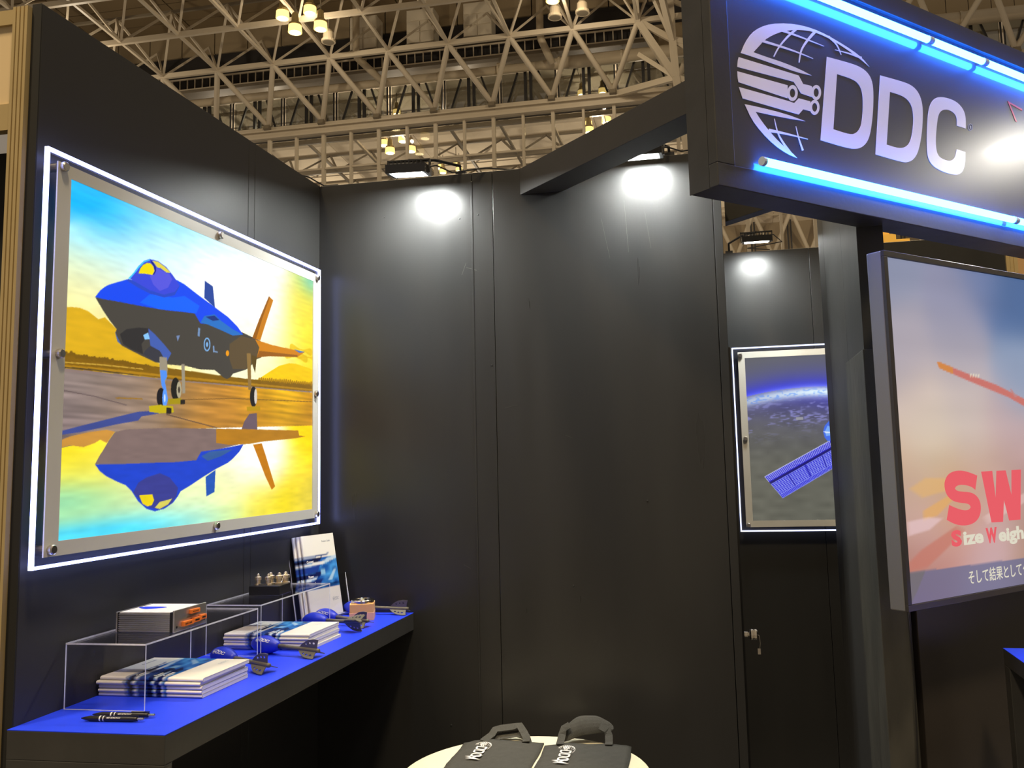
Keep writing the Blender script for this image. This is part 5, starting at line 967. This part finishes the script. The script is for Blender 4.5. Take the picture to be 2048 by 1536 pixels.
for y in (.010, .130): MB().lathe([(.003, 0), (.003, .001), (0, .0014)], 10, 'X').build('screw', M['dark'], t, loc=(.163, y, .012))

# ---- block of gold connectors
t = thing('connector_block', 'black block with a cluster of gold connectors on acrylic riser', 'connector block', (-1.527, 2.70, 1.2512), .05)
MB().box((0, 0, 0), (.104, .085, .030)).build('block', M['dark'], t, bevel=.002)
for x, y, s in ((.022, .02, .9), (.048, .055, 1.15), (.058, .018, .95), (.080, .05, 1.1), (.092, .07, 1.2)):
    MB().lathe([(.012 * s, .030), (.012 * s, .034), (.008 * s, .035), (.008 * s, .046), (.011 * s, .047), (.011 * s, .056), (.006 * s, .058), (.004 * s, .065), (0, .067)], 12, 'Z').build('gold_connector', M['gold'], t, loc=(x, y, 0))
b = MB()
for k in range(8): b.lathe([(0, -.0022), (.0022, 0), (0, .0022)], 6, 'Z', (.094 + k * .0012, .066 - k * .007, .062 - abs(k - 1) * .0038))
tag(b.build('bead_chain', M['gold'], t), kind='stuff')
MB().box((.030, .006, .030), (.060, .010, .036)).build('contact_bar', M['chrome'], t)

# ---- leaflet holder with three brochures
HP = Vector((-1.484, 3.068, ZS + .0052)); HA = math.radians(74); LEAN = math.radians(10)
t = thing('leaflet_holder', 'clear acrylic leaflet holder standing at the back of the shelf', 'leaflet holder', HP, HA)
LM = Matrix.Rotation(-LEAN, 4, 'X')
def hplate(nm, lo, hi, thin):
    o = MB().box(lo, hi, LM).build(nm, [M['acryl'], M['acryl_e']], t)
    ax = LM.to_3x3() @ Vector([1 if i == thin else 0 for i in range(3)])
    for p in o.data.polygons: p.material_index = 0 if abs(p.normal.dot(ax)) > .9 else 1
hplate('back_plate', (-.030, .046, .004), (.204, .049, .235), 1)
hplate('front_plate', (-.030, 0, .004), (.204, .003, .125), 1)
for x in (-.033, .204): hplate('side_plate', (x, 0, .004), (x + .003, .049, .150), 0)
hplate('base_plate', (-.030, .003, .004), (.204, .046, .008), 2)
MB().box((-.030, .0, -.0048), (.204, .062, -.0015)).build('foot_plate', M['acryl'], t)
for k, nm in enumerate(('front', 'middle', 'rear')):
    loc = LM @ Vector((-.001 - .010 * k, .0145 + .0108 * k, .0085))
    m = Matrix.Translation(HP) @ Matrix.Rotation(HA, 4, 'Z') @ Matrix.Translation(loc) @ Matrix.Rotation(PI / 2 - LEAN, 4, 'X') @ Matrix.Diagonal((.80, 1.04, 1, 1))
    make_brochure(m, 'white and blue brochure upright in the clear holder, %s one' % nm, 'brochures in the holder', k == 0)

# ---- card box with a metal disc on it
BX = (-1.362, 3.105); BA = .33
t = thing('card_box', 'small tan card box with a salmon base near the shelf end', 'box', (BX[0], BX[1], ZS + .0003), BA)
MB().box((-.001, -.001, 0), (.086, .084, .028)).build('base', M['boxp'], t, bevel=.001)
MB().box((0, 0, .028), (.085, .083, .058)).build('lid', M['boxo'], t, bevel=.0012)
c0 = Matrix.Rotation(BA, 4, 'Z') @ Vector((.043, .043, 0))
t = thing('metal_disc', 'round polished metal disc lying on the tan card box', 'disc', (BX[0] + c0.x, BX[1] + c0.y, ZS + .0586))
MB().lathe([(.036, 0), (.0405, .001), (.0410, .009), (.039, .0115), (.030, .0118), (.029, .0108), (.012, .0108), (.011, .0125), (0, .0125)], 32).build('disc', M['chrome'], t)
MB().lathe([(.0075, .0125), (.0065, .0145), (0, .0148)], 14, 'Z').build('hub', M['foamg'], t)

# ---- foam darts
def fin_mesh():
    out = [(0, .004), (.016, .018), (.034, .028), (.056, .032), (.072, .031), (.068, .018), (.066, .004)]
    hole = lambda x, y, a, b: [(x + a * math.cos(q), y + b * math.sin(q)) for q in np.linspace(0, 2 * PI, 8, endpoint=False)]
    b = MB(); b.flat([out, hole(.027, .016, .0035, .003), hole(.041, .0195, .004, .003), hole(.055, .0205, .0045, .0033)], lambda u, v, d: (u, (-.001 if d == 0 else .001), v), 1.0)
    bmesh.ops.recalc_face_normals(b.bm, faces=b.bm.faces); me = bpy.data.meshes.new('fin'); b.bm.to_mesh(me); b.bm.free(); me.materials.append(M['foamg']); return me
FIN = fin_mesh()
def make_dart(label, group):
    t = thing('foam_dart', label, 'foam dart', group=group)
    hr = lambda x: .0265 * max(0, math.sin(PI * min(1, max(0, (x + .004) / .119)) ** .9)) ** .72
    pr = [(0, 0)] + [(hr(x), x) for x in (.0015, .005, .011, .019, .028, .038, .05, .062, .074, .086, .096, .104)]
    hd = MB().lathe(pr, 24, 'X').build('foam_head', M['foamb'], t, smooth=True)
    MB().lathe([(.0072, .103), (.0066, .14), (.0066, .245), (.0055, .252), (0, .252)], 12, 'X').build('tail_tube', M['foamg'], t, smooth=True)
    for k in range(3):
        f = bpy.data.objects.new('fin', FIN); COL.objects.link(f); f.parent = t; f.location = (.178, 0, 0); f.rotation_euler = (2 * PI * k / 3 , 0, 0)
    def warp(u, v):
        x = .030 + u * .050; a = 1.05 - v * 1.5; r = hr(x) + .0006
        return (x, -math.sin(a) * r, math.cos(a) * r)
    logo_on(hd, None, M['ink'], warp)
    return t
def place_dart(t, tip, end, roll, z0=.0284):
    z1 = max(.0318 * max(-math.cos(roll + 2 * PI * k / 3) for k in range(3)), .009) + .002
    z1 = z0 + (z1 - z0) * 252 / 238
    a = Vector((tip[0], tip[1], ZS + z0)); b_ = Vector((end[0], end[1], ZS + z1)); d = (b_ - a).normalized()
    y = Vector((0, 0, 1)).cross(d).normalized(); z = d.cross(y)
    t.matrix_world = Matrix.Translation(a) @ Matrix((d, y, z)).transposed().to_4x4() @ Matrix.Rotation(roll, 4, 'X')
G_ = 'blue foam darts'
d1 = make_dart('blue foam dart in front, beside the front brochure stack', G_)
for (tip, end, roll, lab) in (((-1.443, 2.577), (-1.208, 2.520), .10, 'blue foam dart leaning against the rear brochure stack'),
        ((-1.474, 2.975), (-1.232, 2.905), -.9, 'blue foam dart behind the rear brochure stack, logo showing'),
        ((-1.478, 3.075), (-1.246, 2.990), .2, 'blue foam dart with its fins against the tan card box'),
        ((-1.448, 3.252), (-1.205, 3.256), .15, 'blue foam dart behind the tan card box, last on shelf')):
    c = copy_tree(d1); c['label'] = lab; place_dart(c, tip, end, roll)
place_dart(d1, (-1.478, 2.418), (-1.246, 2.318), .15)

# ---- pens
def make_pen(label):
    t = thing('pen', label, 'pen', group='pens at the front of the shelf')
    brl = MB().lathe([(.0012, 0), (.0035, .010), (.0058, .022), (.0058, .122), (.0050, .130), (.0050, .136)], 14, 'X').build('barrel', M['dark'], t, smooth=True)
    MB().lathe([(.0032, .136), (.0032, .150), (0, .152)], 10, 'X').build('push_button', M['chrome'], t)
    MB().lathe([(.0061, .046), (.0061, .049)], 14, 'X').lathe([(.0061, .055), (.0061, .057)], 14, 'X').build('white_ring', M['ink'], t)
    MB().box((.095, -.0015, .0058), (.138, .0015, .0075)).build('clip', M['dark'], t)
    def warp(u, v): a = (v - .2) * 1.7 + .55; return (.064 + u * .034, -math.sin(a - 1.1 + .55) * -.0 - math.cos(a) * .0061, math.sin(a) * .0061)
    logo_on(brl, None, M['ink'], warp)
    return t
p = make_pen('black pen with white logo nearest the front edge of the shelf'); p.location = (-1.451, 1.852, ZS + .0065); p.rotation_euler = (0, 0, .045)
p2 = copy_tree(p); p2['label'] = 'black pen with white logo, second from the front edge'; p2.location = (-1.446, 1.882, ZS + .0065); p2.rotation_euler = (0, 0, .06)

# ================================================================== round table with two tote bags
t = thing('round_table', 'round cream table under the two charcoal tote bags', 'table', (-.651, 2.76, 0))
MB().lathe([(.372, .698), (.380, .702), (.380, .716), (.376, .720), (0, .720)], 64).build('tabletop', M['cream'], t)
MB().lathe([(.035, .02), (.035, .698)], 20).build('column', M['steel'], t, smooth=True)
MB().lathe([(.22, 0), (.22, .008), (.06, .022), (0, .022)], 32).build('base', M['steel'], t)
def bag(label, loc, rz, W_, flop):
    t = thing('tote_bag', label, 'bag', loc, rz, 'tote bags on the round table'); L_ = .36; rb = random.Random(3 + flop)
    b = MB(); nx, ny = 16, 18; G = {}
    for s in (0, 1):
        for i in range(nx + 1):
            for j in range(ny + 1):
                u, v = i / nx, j / ny; e = min(u, 1 - u, v + .15, 1) * 2
                z = (.0008 if s == 0 else .004 + .010 * min(1, e * 2) + .0015 * math.sin(9 * u + 5 * v) + rb.uniform(-.0012, .0012))
                G[s, i, j] = b.bm.verts.new((u * W_ + (.0012 * math.sin(v * 11) if i in (0, nx) else 0), -(1 - v) * L_ + (.006 * math.sin(u * 7 + flop * 2) if j == ny else 0), z))
    for i in range(nx):
        for j in range(ny):
            b._f([G[0, i, j], G[0, i, j + 1], G[0, i + 1, j + 1], G[0, i + 1, j]]); b._f([G[1, i, j], G[1, i + 1, j], G[1, i + 1, j + 1], G[1, i, j + 1]])
    for i in range(nx):
        for j in (0, ny): b._f([G[0, i, j], G[0, i + 1, j], G[1, i + 1, j], G[1, i, j]])
    for j in range(ny):
        for i in (0, nx): b._f([G[0, i, j], G[0, i, j + 1], G[1, i, j + 1], G[1, i, j]])
    body = b.build('bag_body', M['bag'], t, smooth=True)
    a, c = (W_ * .30, W_ * .74) if not flop else (W_ * .24, W_ * .70)
    if not flop:
        hs = [[(a - .012, -.02, .016), (a - .006, .004, .017), (a + .006, .028, .022), (a + .014, .045, .034), (a + .030, .052, .036), (c - .042, .054, .042), (c - .022, .054, .046), (c - .004, .034, .030), (c + .010, .010, .018), (c + .012, -.02, .016)],
              [(a - .004, -.01, .004), (a + .004, .020, .005), (a + .03, .046, .012), (c - .03, .050, .020), (c + .006, .030, .016), (c + .020, -.01, .005)]]
    else:
        hs = [[(a - .016, -.02, .016), (a - .016, .004, .018), (a - .013, .024, .034), (a - .008, .034, .050), (a + .01, .036, .060)],
              [(c + .012, -.02, .016), (c + .012, .004, .018), (c + .010, .024, .032), (c + .004, .034, .048), (c - .02, .036, .058)]]
    for h in hs:
        wv = []
        for i, q in enumerate(h):
            k = i / (len(h) - 1); d = Vector(h[min(i + 1, len(h) - 1)]) - Vector(h[max(i - 1, 0)])
            n = Vector((0, -.6, .8)); wv.append(d.cross(n).normalized() * .0125)
        MB().ribbon(h, wv, .0022).build('handle', M['bag'], t, smooth=False)
    if flop:
        rows = [[(-.020, .020, .028), (.010, .030, .034), (.035, .034, .046), (.065, .036, .052), (.095, .036, .056), (.125, .036, .060), (.140, .040, .066)],
                [(-.026, .034, .044), (.004, .040, .056), (.030, .030, .066), (.062, .044, .076), (.095, .034, .078), (.124, .046, .078), (.144, .050, .074)],
                [(-.018, .050, .060), (.010, .050, .080), (.036, .046, .092), (.066, .056, .096), (.094, .048, .098), (.118, .058, .090), (.136, .062, .082)],
                [(-.004, .066, .074), (.016, .068, .098), (.040, .070, .112), (.066, .072, .108), (.090, .070, .110), (.106, .074, .098), (.122, .076, .088)],
                [(.010, .082, .064), (.024, .086, .084), (.044, .090, .094), (.066, .092, .092), (.086, .090, .094), (.100, .090, .084), (.112, .088, .076)]]
        b = MB(); R = [[b.bm.verts.new((a + q[0] * (c - a) / .118, q[1], q[2] - .022)) for q in row] for row in rows]
        for p_, q_ in zip(R, R[1:]):
            for i in range(6): b._f([p_[i], p_[i + 1], q_[i + 1], q_[i]])
        o = b.build('folded_handles', M['bag'], t, smooth=False)
        s = o.modifiers.new('thickness', 'SOLIDIFY'); s.thickness = .005
        s = o.modifiers.new('soft', 'SUBSURF'); s.levels = 1; s.render_levels = 1
    lx = W_ * (.20 if not flop else .19); sc_ = .150
    def warp(u, v): return (lx + v * sc_, -.040 - u * sc_, .0187)
    logo_on(body, None, M['ink'], warp)
    MB().flat([[(lx - .006, -.185), (lx + .050, -.172), (lx + .026, -.196), (lx + .052, -.215), (lx, -.205), (lx + .015, -.195)], [(lx + .012, -.187), (lx + .018, -.196), (lx + .024, -.188)]], lambda u, v, d: (u, v, .0183), 0).build('printed_mark', M['ink'], body, norm=False)
    return t
bag('charcoal tote bag on the left of the round table, handle flat behind', (-.918, 3.030, .7204), .035, .270, 0)
bag('charcoal tote bag on the right of the table, handles bunched up high', (-.642, 3.020, .7204), .055, .285, 1)

# ================================================================== right-hand counter
t = thing('counter', 'black counter with a bright blue top at the right edge', 'counter', (.722, 1.75, 0))
MB().box((0, 0, 1.055), (.75, 1.033, 1.0985)).box((0, .985, 0), (.05, 1.033, 1.055)).box((.024, .0, 0), (.75, .03, 1.055)).build('carcass', M['frame'], t, bevel=.0015)
MB().box((0, 0, 1.0985), (.75, 1.033, 1.100)).build('blue_sheet', M['blue'], t)
tag(MB().box((.752, 1.80, .0), (1.35, 2.722, .905)).build('storage_box', mat('grey_storage_box', (.055, .058, .062), .5)), 'grey box standing under the right-hand counter', 'box')
tag(MB().box((.772, 2.44, 1.1004), (.99, 2.748, 1.122)).build('paper_stack', M['white']), 'white leaflets lying on the blue counter at right edge', 'leaflet')

# ================================================================== neighbours
t = thing('booth_frame', 'champagne aluminium post and header of the neighbouring booth at left', 'booth frame', (-1.602, 1.80, 0))
b = MB(); sec = []
for k in range(4):
    x = -.040 + k * .0110
    sec += [(x, -.022), (x + .0075, -.022), (x + .0075, -.014), (x + .0110, -.014)]
sec = sec[:-2] + [(.0005, .02), (-.040, .02)]
b.flat([sec], lambda u, v, d: (u, v, 2.772 if d == 0 else 0), 1.0); b.build('post', M['boothal'], t)
MB().box((-.9, -.012, 2.735), (-.041, .012, 2.772)).build('header_rail', M['boothal'], t); MB().box((-.9, -.012, 2.470), (-.041, .012, 2.535)).build('header_rail', M['boothal'], t)
MB().box((-.9, -.004, 2.535), (-.041, .004, 2.735)).build('header_panel', M['booth'], t)
MB().box((-.9, .10, 0), (-.041, .12, 2.46)).build('dark_interior_board', M['gap'], t)  # black board added in place of the open booth's dark interior
t = thing('neighbour_post', 'champagne system post beyond the far wall at right edge', 'post', (1.50, 5.03, 0))
MB().box((-.03, -.02, 0), (-.012, .02, 2.80)).box((-.012, -.014, 0), (.008, .02, 2.80)).box((.008, -.02, 0), (.026, .02, 2.80)).build('post', M['boothal'], t)
tag(MB().box((1.66, 6.2, 0), (2.6, 6.23, 2.95)).build('cardboard_board', M['card']), 'brown board behind the post at the right edge', 'board')
tag(MB().box((1.50, 9.0, 3.64), (1.676, 9.2, 3.75)).box((1.50, 9.02, 3.75), (1.62, 9.18, 3.79)).box((1.54, 9.05, 0), (1.62, 9.15, 3.64)).build('yellow_sign', M['yellow']), 'small yellow sign block seen through gap under the sign', 'sign')
tag(MB().box((1.70, 9.6, 3.74), (2.0, 9.65, 3.80)).box((1.72, 9.6, 3.80), (1.92, 9.65, 3.83)).box((1.80, 9.6, 0), (1.86, 9.65, 3.74)).build('yellow_rail', M['yellow']), 'yellow rail right of the yellow sign block', 'rail')
